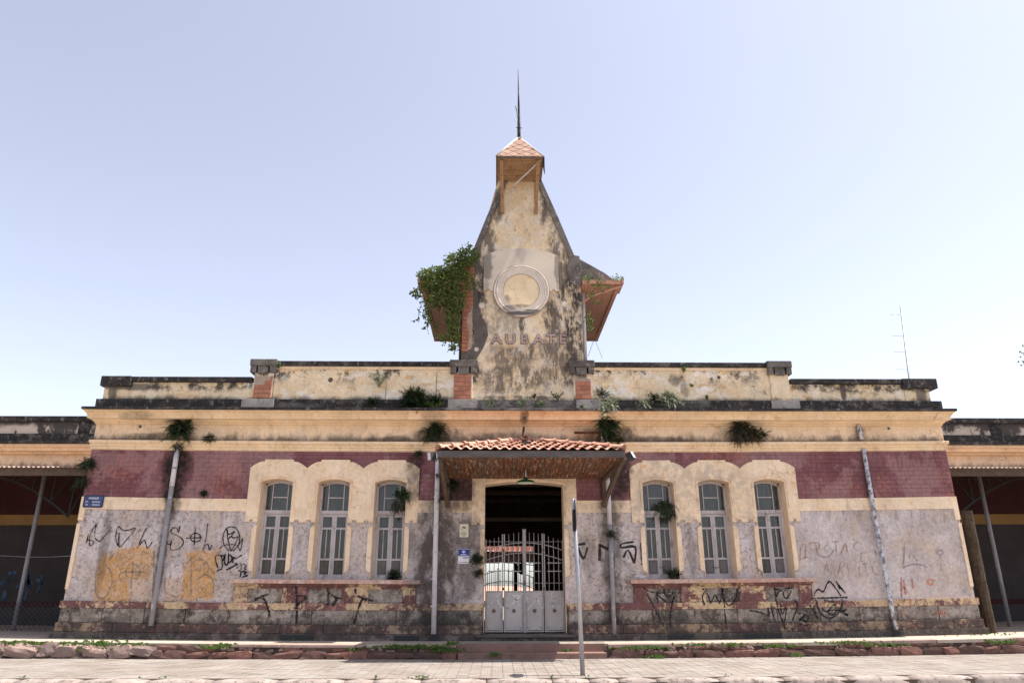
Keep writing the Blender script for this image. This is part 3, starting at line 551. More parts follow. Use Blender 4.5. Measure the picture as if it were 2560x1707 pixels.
GRAF={"black":[[0.024,-0.006,[[-9.76,2.2],[-9.75,2.4]]],[0.024,-0.006,[[-9.76,2.26],[-9.66,2.25],[-9.58,2.21]]],[0.024,-0.006,[[-9.6,2.62],[-9.68,2.48],[-9.71,2.3],[-9.66,2.12],[-9.57,2.22]]],[0.024,-0.006,[[-9.6,2.61],[-9.61,2.49],[-9.59,2.34],[-9.53,2.26],[-9.45,2.23],[-9.39,2.3],[-9.23,2.56]]],[0.024,-0.006,[[-9.07,2.58],[-9.1,2.49],[-9.09,2.29],[-9.01,2.13]]],[0.024,-0.006,[[-9.07,2.58],[-8.94,2.48],[-8.8,2.49],[-8.66,2.53],[-8.8,2.3],[-8.96,2.1],[-9.01,2.25],[-9.03,2.43]]],[0.024,-0.006,[[-8.4,2.54],[-8.48,2.3],[-8.55,2.06]]],[0.024,-0.006,[[-8.54,2.08],[-8.42,2.25],[-8.36,2.18],[-8.3,2.06],[-8.21,2.21]]],[0.024,-0.006,[[-7.61,2.58],[-7.62,2.42],[-7.67,2.52],[-7.76,2.54],[-7.81,2.46],[-7.75,2.4],[-7.6,2.34],[-7.48,2.23],[-7.5,2.11],[-7.61,2.04],[-7.74,2.03],[-7.77,2.11],[-7.75,2.28]]],[0.024,-0.006,[[-7.89,2.23],[-7.83,2.16],[-7.76,2.17]]],[0.024,-0.006,[[-7.08,2.31],[-7.08,2.28],[-7.09,2.25],[-7.12,2.23],[-7.15,2.22],[-7.19,2.21],[-7.22,2.22],[-7.26,2.23],[-7.29,2.25],[-7.31,2.28],[-7.32,2.31],[-7.32,2.34],[-7.31,2.37],[-7.28,2.39],[-7.25,2.41],[-7.21,2.41],[-7.18,2.41],[-7.14,2.39],[-7.11,2.37],[-7.09,2.34],[-7.08,2.31]]],[0.024,-0.006,[[-7.43,2.3],[-7.31,2.3],[-7.05,2.31]]],[0.024,-0.006,[[-7.24,2.56],[-7.21,2.14]]],[0.024,-0.006,[[-6.96,2.63],[-6.95,2.33],[-6.98,2.01]]],[0.024,-0.006,[[-6.98,2.04],[-6.92,2.15],[-6.87,2.13],[-6.83,2.02],[-6.79,2.14]]],[0.024,-0.006,[[-6.15,2.29],[-6.15,2.22],[-6.16,2.15],[-6.18,2.1],[-6.21,2.06],[-6.25,2.02],[-6.29,2.01],[-6.34,2.01],[-6.39,2.02],[-6.43,2.06],[-6.47,2.1],[-6.51,2.15],[-6.53,2.22],[-6.55,2.29],[-6.55,2.35],[-6.54,2.42],[-6.52,2.47],[-6.49,2.52],[-6.45,2.55],[-6.41,2.56],[-6.36,2.56],[-6.31,2.55],[-6.26,2.52],[-6.22,2.47],[-6.19,2.42],[-6.16,2.35],[-6.15,2.29]]],[0.024,-0.006,[[-6.48,2.51],[-6.42,2.25],[-6.32,2.02],[-6.23,2.19],[-6.19,2.33],[-6.28,2.3],[-6.36,2.33],[-6.42,2.28]]],[0.024,-0.006,[[-6.48,2.51],[-6.42,2.38],[-6.28,2.46],[-6.39,2.3]]],[0.024,-0.006,[[-6.6,2.05],[-6.51,2.13],[-6.34,2.15],[-6.19,2.13],[-6.1,2.01],[-6.08,2.28],[-6.11,2.23],[-6.17,2.11]]],[0.034,-0.006,[[-6.58,1.61],[-6.67,1.83],[-6.64,1.9],[-6.53,1.87],[-6.48,1.63]]],[0.034,-0.006,[[-6.54,1.9],[-6.46,1.87],[-6.5,1.77]]],[0.034,-0.006,[[-6.45,1.94],[-6.44,1.73],[-6.36,1.7],[-6.37,1.95],[-6.34,1.73],[-6.27,1.83],[-6.34,1.92]]],[0.034,-0.006,[[-6.25,1.73],[-6.25,1.86],[-6.19,1.83],[-6.05,1.91]]],[0.034,-0.006,[[-6.6,1.55],[-6.48,1.6]]],[0.034,-0.006,[[-6.38,1.57],[-6.14,1.7],[-6.21,1.72]]],[0.034,-0.006,[[-6.17,1.7],[-6.08,1.65],[-6.15,1.61]]],[0.034,-0.006,[[-6.05,1.72],[-6.03,1.58]]],[0.034,-0.006,[[-6.0,1.7],[-5.92,1.66],[-5.97,1.6],[-5.91,1.58]]],[0.034,-0.006,[[-6.11,1.56],[-6.03,1.53],[-6.04,1.41]]],[0.034,-0.006,[[-6.01,1.54],[-5.89,1.52],[-5.96,1.48],[-5.86,1.44],[-5.97,1.42]]],[0.055,-0.07,[[-5.35,1.18],[-5.3,1.05],[-5.47,0.98],[-5.64,0.9]]],[0.055,-0.07,[[-5.47,0.96],[-5.37,0.86],[-5.27,0.65],[-5.19,0.39]]],[0.055,-0.07,[[-4.69,1.21],[-4.64,0.86],[-4.61,0.39]]],[0.055,-0.07,[[-4.65,1.01],[-4.43,0.96],[-4.59,0.83],[-4.62,0.77]]],[0.055,-0.07,[[-3.94,1.18],[-3.92,0.77]]],[0.055,-0.07,[[-3.93,1.05],[-3.75,0.95],[-3.62,0.93]]],[0.055,-0.07,[[-3.73,0.93],[-3.8,0.76]]],[0.055,-0.07,[[-3.3,1.14],[-3.27,1.02],[-3.12,0.93],[-2.88,0.87]]],[0.055,-0.07,[[-3.12,0.92],[-3.19,0.75],[-3.29,0.37]]],[0.05,-0.006,[[1.96,2.13],[2.15,2.16]]],[0.05,-0.006,[[1.95,1.94],[1.97,1.72]]],[0.05,-0.006,[[1.97,2.07],[2.05,1.87],[2.12,1.83],[2.2,2.07]]],[0.05,-0.006,[[2.5,2.15],[2.48,1.76]]],[0.05,-0.006,[[2.49,2.13],[2.71,2.02]]],[0.05,-0.006,[[2.73,2.18],[2.81,1.75]]],[0.05,-0.006,[[3.33,2.2],[3.03,2.15],[3.03,2.06],[3.36,2.08],[3.31,1.7]]],[0.05,-0.006,[[3.06,1.83],[3.18,2.01],[3.31,1.7]]],[0.05,-0.03,[[3.49,2.17],[3.49,1.66]]],[0.034,-0.07,[[3.48,1.15],[3.65,1.06],[3.96,1.03],[3.98,1.12]]],[0.034,-0.07,[[3.56,1.04],[3.68,0.79],[3.91,0.3]]],[0.034,-0.07,[[3.8,1.04],[3.82,0.83]]],[0.034,-0.07,[[3.81,1.0],[3.99,0.85],[4.14,0.82],[4.22,0.95],[4.11,0.67],[4.06,0.26]]],[0.034,-0.07,[[3.98,1.04],[4.04,0.95],[4.15,0.98],[4.21,1.06]]],[0.034,-0.07,[[4.91,0.76],[4.87,0.93],[4.94,1.06],[5.02,0.99],[5.06,0.79]]],[0.034,-0.07,[[4.89,1.13],[4.98,1.01]]],[0.034,-0.07,[[4.97,1.14],[4.98,1.06]]],[0.034,-0.07,[[5.07,0.79],[5.2,0.99],[5.27,0.79],[5.36,1.03],[5.39,1.12]]],[0.034,-0.07,[[5.38,1.16],[5.38,0.95],[5.38,0.52],[5.38,0.23]]],[0.034,-0.07,[[5.38,0.91],[5.47,0.75],[5.6,0.81],[5.7,0.95],[5.73,1.12]]],[0.034,-0.07,[[6.63,1.18],[6.63,0.99],[6.64,0.7],[6.73,0.37],[6.74,0.23]]],[0.034,-0.07,[[6.64,1.1],[7.09,1.14]]],[0.034,-0.07,[[6.64,0.93],[6.72,1.05],[6.82,1.07],[6.83,0.95],[6.91,0.91],[7.03,1.08]]],[0.034,-0.07,[[5.97,0.64],[6.27,0.58],[6.42,0.52],[6.4,0.7]]],[0.034,-0.07,[[6.5,0.82],[6.5,0.62],[6.54,0.42]]],[0.034,-0.07,[[6.72,0.78],[6.74,0.55],[6.9,0.84]]],[0.034,-0.07,[[6.86,0.7],[6.78,0.41]]],[0.034,-0.07,[[7.05,0.86],[7.12,0.74],[6.95,0.4]]],[0.034,-0.07,[[7.12,0.55],[7.2,0.58],[7.26,0.53],[7.12,0.42],[7.19,0.43],[7.27,0.38]]],[0.034,-0.07,[[7.35,0.47],[7.33,0.43],[7.3,0.4],[7.27,0.39],[7.24,0.4],[7.22,0.43],[7.22,0.47],[7.24,0.51],[7.26,0.54],[7.29,0.55],[7.32,0.54],[7.34,0.51],[7.35,0.47]]],[0.034,-0.07,[[7.1,0.34],[7.29,0.3]]],[0.036,-0.07,[[7.45,0.9],[8.36,0.92]]],[0.036,-0.07,[[7.56,0.95],[7.61,1.05],[7.7,1.1],[7.8,1.05],[7.96,1.28],[8.11,1.12],[8.2,0.95]]],[0.036,-0.07,[[8.21,0.88],[8.2,0.81],[8.17,0.73],[8.14,0.67],[8.1,0.61],[8.05,0.56],[8.0,0.52],[7.95,0.49],[7.89,0.47],[7.84,0.46],[7.79,0.47],[7.74,0.49],[7.69,0.52],[7.65,0.56],[7.62,0.61],[7.6,0.67],[7.59,0.74],[7.58,0.81],[7.59,0.88]]],[0.036,-0.07,[[8.14,1.29],[8.21,1.1]]],[0.036,-0.07,[[8.18,1.21],[8.32,1.01]]],[0.036,-0.07,[[7.79,0.8],[7.81,0.87],[7.89,0.82],[7.99,0.83],[8.0,0.87]]],[0.036,-0.07,[[7.69,0.69],[7.81,0.6],[7.98,0.76],[8.04,0.66],[7.97,0.55],[7.88,0.54],[7.84,0.62],[8.04,0.64],[8.2,0.6]]],[0.036,-0.07,[[8.17,0.6],[8.28,0.66]]],[0.036,-0.07,[[8.2,0.57],[8.29,0.51]]],[0.036,-0.07,[[8.21,0.54],[8.31,0.55]]],[0.036,-0.07,[[7.41,0.76],[7.57,0.46]]],[0.036,-0.07,[[7.49,0.73],[7.55,0.56]]]],"grey":[[0.024,-0.006,[[-9.04,1.99],[-9.14,1.81],[-9.11,1.96],[-9.18,2.0],[-9.26,1.91],[-9.27,1.75],[-9.16,1.64],[-9.04,1.47],[-9.01,1.24],[-9.09,1.0],[-9.22,0.95],[-9.33,1.05],[-9.4,1.35],[-9.41,1.54],[-9.36,1.62]]],[0.024,-0.006,[[-8.39,1.55],[-8.39,1.5],[-8.41,1.45],[-8.44,1.41],[-8.48,1.39],[-8.54,1.38],[-8.59,1.39],[-8.64,1.42],[-8.69,1.45],[-8.72,1.5],[-8.73,1.55],[-8.73,1.6],[-8.72,1.65],[-8.69,1.68],[-8.64,1.71],[-8.59,1.71],[-8.54,1.71],[-8.48,1.68],[-8.44,1.64],[-8.41,1.6],[-8.39,1.55]]],[0.024,-0.006,[[-8.6,1.95],[-8.54,1.14]]],[0.024,-0.006,[[-8.86,1.49],[-8.71,1.53],[-8.25,1.53]]],[0.024,-0.006,[[-8.14,2.01],[-8.06,1.43],[-8.02,0.97]]],[0.024,-0.006,[[-7.78,1.4],[-7.76,1.18],[-7.69,1.05],[-7.44,0.96]]],[0.024,-0.006,[[-7.24,1.87],[-7.33,1.67],[-7.41,1.4]]],[0.024,-0.006,[[-7.24,1.87],[-7.13,1.0]]],[0.024,-0.006,[[-7.18,1.75],[-7.09,1.81],[-6.94,1.79],[-6.83,1.7],[-6.8,1.56],[-6.9,1.45],[-7.04,1.35]]],[0.024,-0.006,[[-6.9,1.46],[-6.78,1.46],[-6.66,1.33],[-6.62,1.13],[-6.72,1.01],[-6.93,0.96]]]],"faded":[[0.024,-0.006,[[7.33,1.75],[7.39,2.08],[7.51,2.12],[7.46,1.82]]],[0.024,-0.006,[[7.39,1.8],[7.52,1.84]]],[0.024,-0.006,[[7.59,2.15],[7.82,2.18],[7.84,2.08],[7.74,1.96]]],[0.024,-0.006,[[7.77,2.18],[7.76,1.94]]],[0.024,-0.006,[[7.99,2.18],[8.09,2.18],[7.95,2.03],[8.06,1.94]]],[0.024,-0.006,[[8.17,2.19],[8.35,2.2]]],[0.024,-0.006,[[8.26,2.19],[8.24,1.94]]],[0.024,-0.006,[[8.35,1.91],[8.49,2.15],[8.51,1.94]]],[0.024,-0.006,[[8.83,2.19],[8.72,2.15],[8.69,2.06],[8.81,1.96]]],[0.024,-0.006,[[7.99,1.49],[7.97,1.68],[7.9,1.54]]],[0.024,-0.006,[[8.21,1.44],[8.32,1.72],[8.42,1.68],[8.3,1.56],[8.34,1.35]]],[0.024,-0.006,[[8.47,1.68],[8.47,1.4]]],[0.024,-0.006,[[8.55,1.4],[8.72,1.4],[8.74,1.63]]],[0.024,-0.006,[[8.89,1.68],[8.92,1.42]]],[0.024,-0.006,[[8.84,1.68],[9.04,1.7]]],[0.024,-0.006,[[9.18,1.75],[9.08,1.68],[9.06,1.49],[9.17,1.42]]]],"greytag":[[0.03,-0.006,[[7.6,2.04],[7.87,1.85],[8.07,1.87],[8.19,2.01]]],[0.03,-0.006,[[9.76,1.58],[10.03,1.66],[10.23,1.66],[10.41,1.59]]],[0.03,-0.006,[[9.95,2.16],[9.84,1.67]]],[0.03,-0.006,[[10.06,1.93],[9.99,1.79]]],[0.03,-0.006,[[10.06,1.93],[10.2,1.74]]],[0.03,-0.006,[[10.86,1.93],[10.84,1.9],[10.8,1.88],[10.75,1.88],[10.72,1.9],[10.71,1.93],[10.73,1.97],[10.77,1.99],[10.82,1.99],[10.85,1.97],[10.86,1.93]]],[0.03,-0.006,[[10.77,1.86],[10.76,1.67],[10.86,1.65]]],[0.03,-0.006,[[10.8,1.55],[10.78,1.52],[10.75,1.51],[10.73,1.52],[10.72,1.55],[10.74,1.59],[10.77,1.6],[10.79,1.59],[10.8,1.55]]],[0.03,-0.006,[[9.18,2.0],[9.21,1.91]]]],"red":[[0.045,-0.07,[[9.73,1.37],[9.67,1.02],[9.62,0.5]]],[0.045,-0.07,[[9.77,1.3],[9.77,0.98]]],[0.045,-0.07,[[9.98,1.34],[9.97,1.11]]],[0.045,-0.07,[[9.69,1.16],[9.78,1.11]]],[0.045,-0.07,[[9.83,0.89],[9.8,0.66]]],[0.045,-0.07,[[10.49,1.26],[10.47,1.23],[10.43,1.2],[10.38,1.2],[10.35,1.23],[10.35,1.26],[10.37,1.3],[10.41,1.32],[10.45,1.32],[10.49,1.3],[10.49,1.26]]],[0.045,-0.07,[[10.35,0.52],[10.49,0.61],[10.47,0.5]]],[0.045,-0.07,[[10.63,0.56],[10.61,0.52],[10.56,0.51],[10.53,0.52],[10.52,0.56],[10.54,0.59],[10.59,0.6],[10.62,0.59],[10.63,0.56]]]]}
GATE_GRAF=[[0.03,[[-0.21,0.96],[-0.21,0.7],[0.11,1.04]]],[0.03,[[0.01,0.92],[0.14,0.7]]],[0.03,[[0.27,1.04],[0.27,0.67]]],[0.03,[[0.27,1.03],[0.45,0.97],[0.55,0.98],[0.65,1.03]]],[0.03,[[0.27,0.69],[0.6,0.99]]],[0.03,[[0.48,0.9],[0.62,0.66]]],[0.03,[[0.73,1.03],[0.75,0.66],[1.08,1.03]]],[0.03,[[0.95,0.93],[1.12,0.68]]],[0.024,[[1.24,1.02],[1.24,0.91],[1.59,0.93],[1.61,0.63]]],[0.024,[[1.49,0.99],[1.48,0.96],[1.46,0.94],[1.42,0.92],[1.38,0.92],[1.35,0.94],[1.32,0.96],[1.32,0.99],[1.33,1.02],[1.35,1.05],[1.39,1.06],[1.42,1.06],[1.46,1.05],[1.48,1.02],[1.49,0.99]]],[0.024,[[1.33,1.01],[1.46,1.04],[1.39,0.94]]],[0.024,[[1.27,0.86],[1.54,0.86]]],[0.024,[[1.54,0.86],[1.53,0.81],[1.31,0.8]]],[0.024,[[1.31,0.8],[1.53,0.8]]],[0.024,[[1.31,0.74],[1.43,0.75],[1.56,0.67]]],[0.024,[[1.3,0.69],[1.45,0.77],[1.52,0.78]]]]
WING_GRAF=[[0.09,[[-14.19,1.63],[-14.21,1.4],[-14.23,0.85]]],[0.09,[[-14.04,1.63],[-14.2,1.34]]],[0.09,[[-14.39,1.27],[-14.28,1.4]]],[0.09,[[-13.92,1.17],[-13.73,1.37]]],[0.09,[[-13.63,1.65],[-13.61,1.24],[-13.62,0.85]]],[0.09,[[-13.69,1.6],[-13.54,1.07],[-13.5,1.33]]],[0.09,[[-13.39,1.4],[-13.21,1.33]]],[0.09,[[-13.25,1.53],[-13.22,1.33],[-13.33,1.04]]],[0.09,[[-13.14,1.52],[-13.19,1.27]]]]
# ---------------- ground, road, kerb, pavement, platform ----------------
def structure(mb, name, mat, **k): return mb.build(name, mat, kind='structure', **k)
g = MB(); g.add([(-900, -900, -.46), (900, -900, -.46), (900, 1200, -.46), (-900, 1200, -.46)], [(0, 1, 2, 3)]); structure(g, 'ground', 'earth', warp=False)
g = MB(); g.add([(-60, -13.5, -.452), (60, -13.5, -.452), (60, -4.9, -.452), (-60, -4.9, -.452)], [(0, 1, 2, 3)])
structure(g, 'road', 'road_bounce', warp=False)
g = MB(); g.box(-60, 60, -17.6, -13.5, -.46, -.33, 1); structure(g, 'far_pavement', 'tile', warp=False)
# near pavement with laid tiles
pave = MB().box(-22, 23, -4.72, -1.2, -.46, -.283, 60); pave = structure(pave, 'pavement', 'joint')
ts = .20
nx = []
tm = mesh('paving_tile', MB().box(-.0965, .0965, -.0965, .0965, -.02, 0, 1), 'tile')
cells = []
yy = -4.70+.1
rows = []
while yy < -1.3: rows.append(yy); yy += ts
for j, y in enumerate(rows):
    for i in range(-104, 108): cells.append((abs(i*ts-.4)+abs(y+4.7)*.6, i*ts+.03, y))
cells.sort()
rt_ = random.Random(3)
for d, x, y in cells[:300]:
    mw = T((x, y, -.2715+rt_.uniform(-.0022, .0022))) @ Matrix.Rotation(rt_.uniform(-.006, .006), 4, 'X') @ Matrix.Rotation(rt_.uniform(-.006, .006), 4, 'Y')
    inst('paving_tile', tm, pave, mw)
far = MB()
for d, x, y in cells[300:]:
    if -21.5 < x < 22.5: far.box(x-.0965, x+.0965, y-.0965, y+.0965, -.29, -.272+rt_.uniform(-.002, .002), 1)
far.build('paving_tile_field', 'tile', pave, kind='stuff')
# kerb stones
kj = [-14.3, -13.1, -11.9, -10.9, -9.9, -8.8, -7.85, -6.79, -5.72, -4.65, -3.6, -2.5, -2.02, -1.23, -.15, .94, 1.56, 2.04, 2.67, 3.71, 4.79, 5.86, 6.91, 7.97, 9.05, 10.1, 11.2, 12.3, 13.4]
kerb = MB().box(-16, 15, -5.0, -4.74, -.50, -.315, 30); kerb = structure(kerb, 'kerb', 'stonebed')
for a, b in zip(kj, kj[1:]):
    k = MB(); x0, x1 = a+.012, b-.012; n = max(2, int((x1-x0)/.18)); jj = rnd.uniform(-.012, .012)
    prof = [(-4.715, -.50), (-4.715, -.272), (-4.83, -.264), (-4.95, -.268), (-5.0, -.285), (-5.02, -.33), (-5.03, -.50)]
    vs = []; fs = []
    for i in range(n+1):
        e = .035 if i in (0, n) else 0
        for q, (y, z) in enumerate(prof): vs.append((x0+(x1-x0)*i/n, y+jj+rnd.uniform(-.008, .008)+(e*.5 if q > 3 else 0), z+rnd.uniform(-.006, .004)-(e*.7 if 0 < q < 6 else 0)))
    m_ = len(prof)
    for i in range(n):
        for q in range(m_-1): fs.append((i*m_+q, (i+1)*m_+q, (i+1)*m_+q+1, i*m_+q+1))
    fs += [tuple(range(m_)), tuple(range(n*m_+m_-1, n*m_-1, -1))]
    k.add(vs, fs, True).build('kerb_stone', 'kerb', kerb)
# platform slab
p = MB()
p.box(-30, -.82, -1.13, 4.4, -.30, -.002, 40); p.box(-.819, 2.379, -1.125, 4.4, -.30, -.003, 5); p.box(2.38, 30, -1.13, 4.4, -.30, -.002, 40)
plat = structure(p, 'platform', 'platform')
MB().box(-.80, 2.36, -1.44, -1.128, -.30, -.155, 4).build('lower_step', 'step', plat, bevel=.012)
MB().box(-.80, 2.36, -1.136, -1.10, -.154, .004, 4).build('step_riser', 'step', plat)
q = MB()
for i in range(16): q.box(-.79+i*.2, -.79+i*.2+.19, -1.10, -.62, -.02, .003+rnd.uniform(0, .002), 1)
q.build('threshold_tiles', 'tile', plat, kind='stuff')
# retaining wall: bed + individual stones
bed = MB()
for x0, x1 in ((-30, -7.42), (-7.42, -.82), (2.38, 30)):
    vs = []; fs = []; n = max(4, int((x1-x0)/.25)); back = -1.13 if x0 > -8 else -1.0
    for i in range(n+1):
        x = x0+(x1-x0)*i/n; r1 = rnd.uniform(-.02, .02); r2 = rnd.uniform(-.03, .03)
        if x0 < -8: vs += [(x, back-.01, -.03), (x, -1.13+r1, -.10+r2*.5), (x, -1.33+r1, -.19+r2), (x, -1.45, -.30)]
        else: vs += [(x, -1.15, -.015), (x, -1.30+r1*.5, -.022), (x, -1.325+r1*.8, -.14), (x, -1.35+r1*.8, -.30)]
    for i in range(n):
        for q_ in range(3): fs.append((i*4+q_, i*4+q_+1, (i+1)*4+q_+1, (i+1)*4+q_))
    bed.add(vs, fs, False)
bed.build('mortar_bed', 'stonebed', plat)
def rock(seed, sq=.5):
    r_ = random.Random(seed); b = bmesh.new(); bmesh.ops.create_cube(b, size=2); bmesh.ops.subdivide_edges(b, edges=b.edges[:], cuts=2, use_grid_fill=True)
    sh_ = Vector((r_.uniform(-.25, .25), 0, r_.uniform(-.2, .2)))
    for v in b.verts:
        u_ = v.co.normalized(); v.co = v.co*.42+u_*.42+Vector((r_.uniform(-.11, .11), r_.uniform(-.08, .08), r_.uniform(-.12, .12)))+sh_*v.co.z*.6
    me = bpy.data.meshes.new('stone'); b.to_mesh(me); b.free(); return me
    b = bmesh.new()
    pl = [(Vector((r_.uniform(-1, 1), r_.uniform(-1, 1), r_.uniform(-1, 1))).normalized(), r_.uniform(.55, .85)) for _ in range(6)]
    pl += [(Vector(q), r_.uniform(.60, .70)) for q in ((1, .1, 0), (-1, .05, .05), (0, -1, .05), (0, -1, 0), (.05, 0, 1), (0, .05, -1))]
    for v in b.verts:
        p_ = v.co.normalized()
        for nrm, d in pl:
            k_ = p_.dot(nrm)
            if k_ > d: p_ = p_*(d/k_)
        v.co = p_*(1+r_.uniform(-.03, .03))
    me = bpy.data.meshes.new('stone'); b.to_mesh(me); b.free(); return me
rocks = [rock(i) for i in range(9)]
rocks2 = [r_.copy() for r_ in rocks]
for r_ in rocks: r_.materials.append(M['rubble'])
for r_ in rocks2: r_.materials.append(M['pinkstone'])
def putstone(x, y, z, sx, sy, sz, pink=True, tilt=.25):
    mw = T((x, y, z)) @ Matrix.Rotation(rnd.uniform(-tilt, tilt), 4, 'Y') @ Matrix.Rotation(rnd.uniform(-tilt, tilt), 4, 'X') @ Matrix.Diagonal((sx, sy, sz, 1))
    inst('stone', rnd.choice(rocks2 if pink else rocks), plat, mw)
# loose rubble at the broken left stretch
for i in range(14):
    x = -14.2+i*.52+rnd.uniform(-.12, .12); putstone(x, -1.28+rnd.uniform(-.06, .05), -.17+rnd.uniform(-.03, .03), rnd.uniform(.22, .42), rnd.uniform(.15, .22), rnd.uniform(.12, .18), False)
for i in range(52):
    x = -14.3+i*.135+rnd.uniform(-.08, .08); putstone(x, -1.16+rnd.uniform(-.1, .1), -.10+rnd.uniform(-.04, .03), rnd.uniform(.06, .15), rnd.uniform(.05, .1), rnd.uniform(.035, .06), False, .5)
# coursed stones
for x0, x1 in ((-7.35, -.9), (2.45, 14.)):
    x = x0
    while x < x1:
        w = rnd.uniform(.28, .75); w = min(w, x1-x+.1)
        putstone(x+w/2, -1.30+rnd.uniform(-.02, .01), -.205, w*.64, .10, .105+rnd.uniform(-.02, .02), True, .12); x += w
    x = x0+.1
    while x < x1:
        w = rnd.uniform(.18, .6); w = min(w, x1-x+.1)
        if rnd.random() < .72: putstone(x+w/2, -1.275+rnd.uniform(-.02, .01), -.085, w*.64, .085, rnd.uniform(.055, .085), True, .14)
        else:
            for _ in range(4): putstone(x+rnd.uniform(0, w), -1.30, -.1+rnd.uniform(-.03, .03), .06, .05, .035, False, .6)
        x += w
# edge slabs of the platform
x = -7.4
for x0, x1 in ((-7.42, -.84), (2.40, 13.)):
    x = x0
    while x < x1-.2:
        w = rnd.uniform(.9, 1.9); w = min(w, x1-x)
        if rnd.random() < .85: MB().box(x+.01, x+w-.01, -1.345-rnd.uniform(-.02, .02), -1.06, -.050-rnd.uniform(0, .02), .006).build('edge_slab', 'platform' if rnd.random() < .4 else 'slab', plat, bevel=.012)
        x += w
# ---------------- station building ----------------
st = thing('station_building', (XC, 0, 0), 'old single-storey railway station with pointed clock tower and purple brick band', 'station building', z=False)
WIN = [XC-4.68+d for d in (-1.39, 0, 1.39)]+[XC+4.70+d for d in (-1.39, 0, 1.39)]
HW = .39; ZS = 3.6; ZR = .085; ZB = 1.33       # half width, spring, rise, sill
DX0, DX1, DZS, DZR, DZB = -.29, 1.65, 3.56, .085, .14
opens = [(c-HW, c+HW, ZB, ZS, ZR) for c in WIN]+[(DX0, DX1, DZB, DZS, DZR)]; opens.sort()
def wall_strip(mb, z0, z1, y0, y1, xa=X0, xb=X1):
    """wall between two heights with the window and door openings left out"""
    x = xa
    for a, b, zb, zs, zr in opens:
        if b <= xa+.01 or a >= xb-.01 or z1 <= zb: continue
        mb.box(x, a, y0, y1, z0, z1)
        if z0 < zb: mb.box(a, b, y0, y1, z0, min(zb, z1), 1)
        if z1 > zs:
            if z0 > zs+zr: mb.box(a, b, y0, y1, z0, z1, 1)
            else:
                ar = arc(a, b, zs, zr); mb.prism(ar+[(b, z1), (a, z1)], y0, y1)
        x = b
    mb.box(x, xb, y0, y1, z0, z1)
    return mb
wall_strip(MB(), .80, 2.90, 0, .45, X0, DX0).build('roughcast_wall', 'rough', st); wall_strip(MB(), .80, 2.90, 0, .45, DX1, X1).build('roughcast_wall', 'rough', st)
wall_strip(MB(), 2.905, 4.42, .004, .45).build('brick_wall_backing', 'purple_joint', st)
w = MB(); wall_strip(w, -.3, .795, .002, .45); w.build('footing_wall', 'dado', st)
MB().box(X0, X1, 0, .5, 4.42, 5.68, 18).build('frieze', 'cream_frieze', st)
s_ = MB()
for x0, x1 in ((X0+.002, X0+.45), (X1-.45, X1-.002)): s_.box(x0, x1, .452, 8, -.3, 5.68, 1)
s_.parts('side_wall', 'rough', st)
# hall behind the door, back wall with the platform opening
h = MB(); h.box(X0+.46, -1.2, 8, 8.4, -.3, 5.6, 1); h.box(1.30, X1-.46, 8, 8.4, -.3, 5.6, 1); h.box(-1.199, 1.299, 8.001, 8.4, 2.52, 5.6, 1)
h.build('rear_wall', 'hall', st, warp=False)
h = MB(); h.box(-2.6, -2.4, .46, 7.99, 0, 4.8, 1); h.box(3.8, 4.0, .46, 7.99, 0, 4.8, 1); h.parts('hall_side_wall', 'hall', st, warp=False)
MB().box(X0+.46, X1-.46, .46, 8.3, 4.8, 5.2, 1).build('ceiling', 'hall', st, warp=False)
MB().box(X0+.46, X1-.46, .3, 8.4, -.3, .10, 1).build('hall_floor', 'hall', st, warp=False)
MB().box(X0+.1, X1-.1, .3, 8.4, 5.685, 5.75, 6).build('roof', 'mould', st)
f_ = MB()     # trusses and ring glimpsed in the dark hall
for y in (2.5, 4.5, 6.5): f_.bar((-2.4, y, 3.9), (3.8, y, 3.9), .12)
f_.bar((-2.3, 3.2, 3.0), (3.7, 3.2, 3.0), .1); f_.parts('roof_beam', 'wooddark', st, warp=False)
# bricks of the purple band
BL, BH = .243, .1105
brick_cells = []
def covered(x0, x1, z0, z1):
    """hidden behind the plaster surrounds or over an opening"""
    for c in (XC-4.68, XC+4.70):
        if x1 > c-2.06 and x0 < c+2.06:
            if x0 >= c-2.06 and x1 <= c+2.06 and z0 < 3.93:
                return True
            for d in (-1.39, 0, 1.39):
                if x0 > c+d-.60 and x1 < c+d+.60 and z1 < 4.02: return True
            if z0 < 3.9 and x1 > c-2.06+.02 and x0 < c+2.06-.02: return 'clip'
    if x1 > -.58 and x0 < 1.95 and z0 < 4.0: return True if (x0 > -.6 and x1 < 1.97) else 'clip'
    return False
r0 = 3.178
for j in range(11):
    z = r0+j*BH; off = (BL/2 if j % 2 else 0)
    i = 0; x = X0+.004-off
    while x < X1:
        a = max(x, X0+.004); b = min(x+BL, X1-.004)
        if b-a > .04 and covered(a, b, z, z+BH) is not True:
            a2, b2 = a, b
            if covered(a, b, z, z+BH) == 'clip':
                for lo, hi in ((XC-4.68-2.06, XC-4.68+2.06), (XC+4.70-2.06, XC+4.70+2.06), (-.58, 1.95)):
                    if a < lo < b: b2 = lo+.01
                    if a < hi < b: a2 = hi-.01
            brick_cells.append((a2, b2, z))
        x += BL
rb = random.Random(5)
vis = []; hid = []
for c in brick_cells:
    key = rb.random()+(0 if (abs((c[0]+8.5)) < 3 or abs(c[0]-2.9) < .6 or abs(c[0]+1.2) < 1 or abs(c[0]-5.5) < 2.6) else .6)
    vis.append((key, c))
vis.sort(); bm_cache = {}
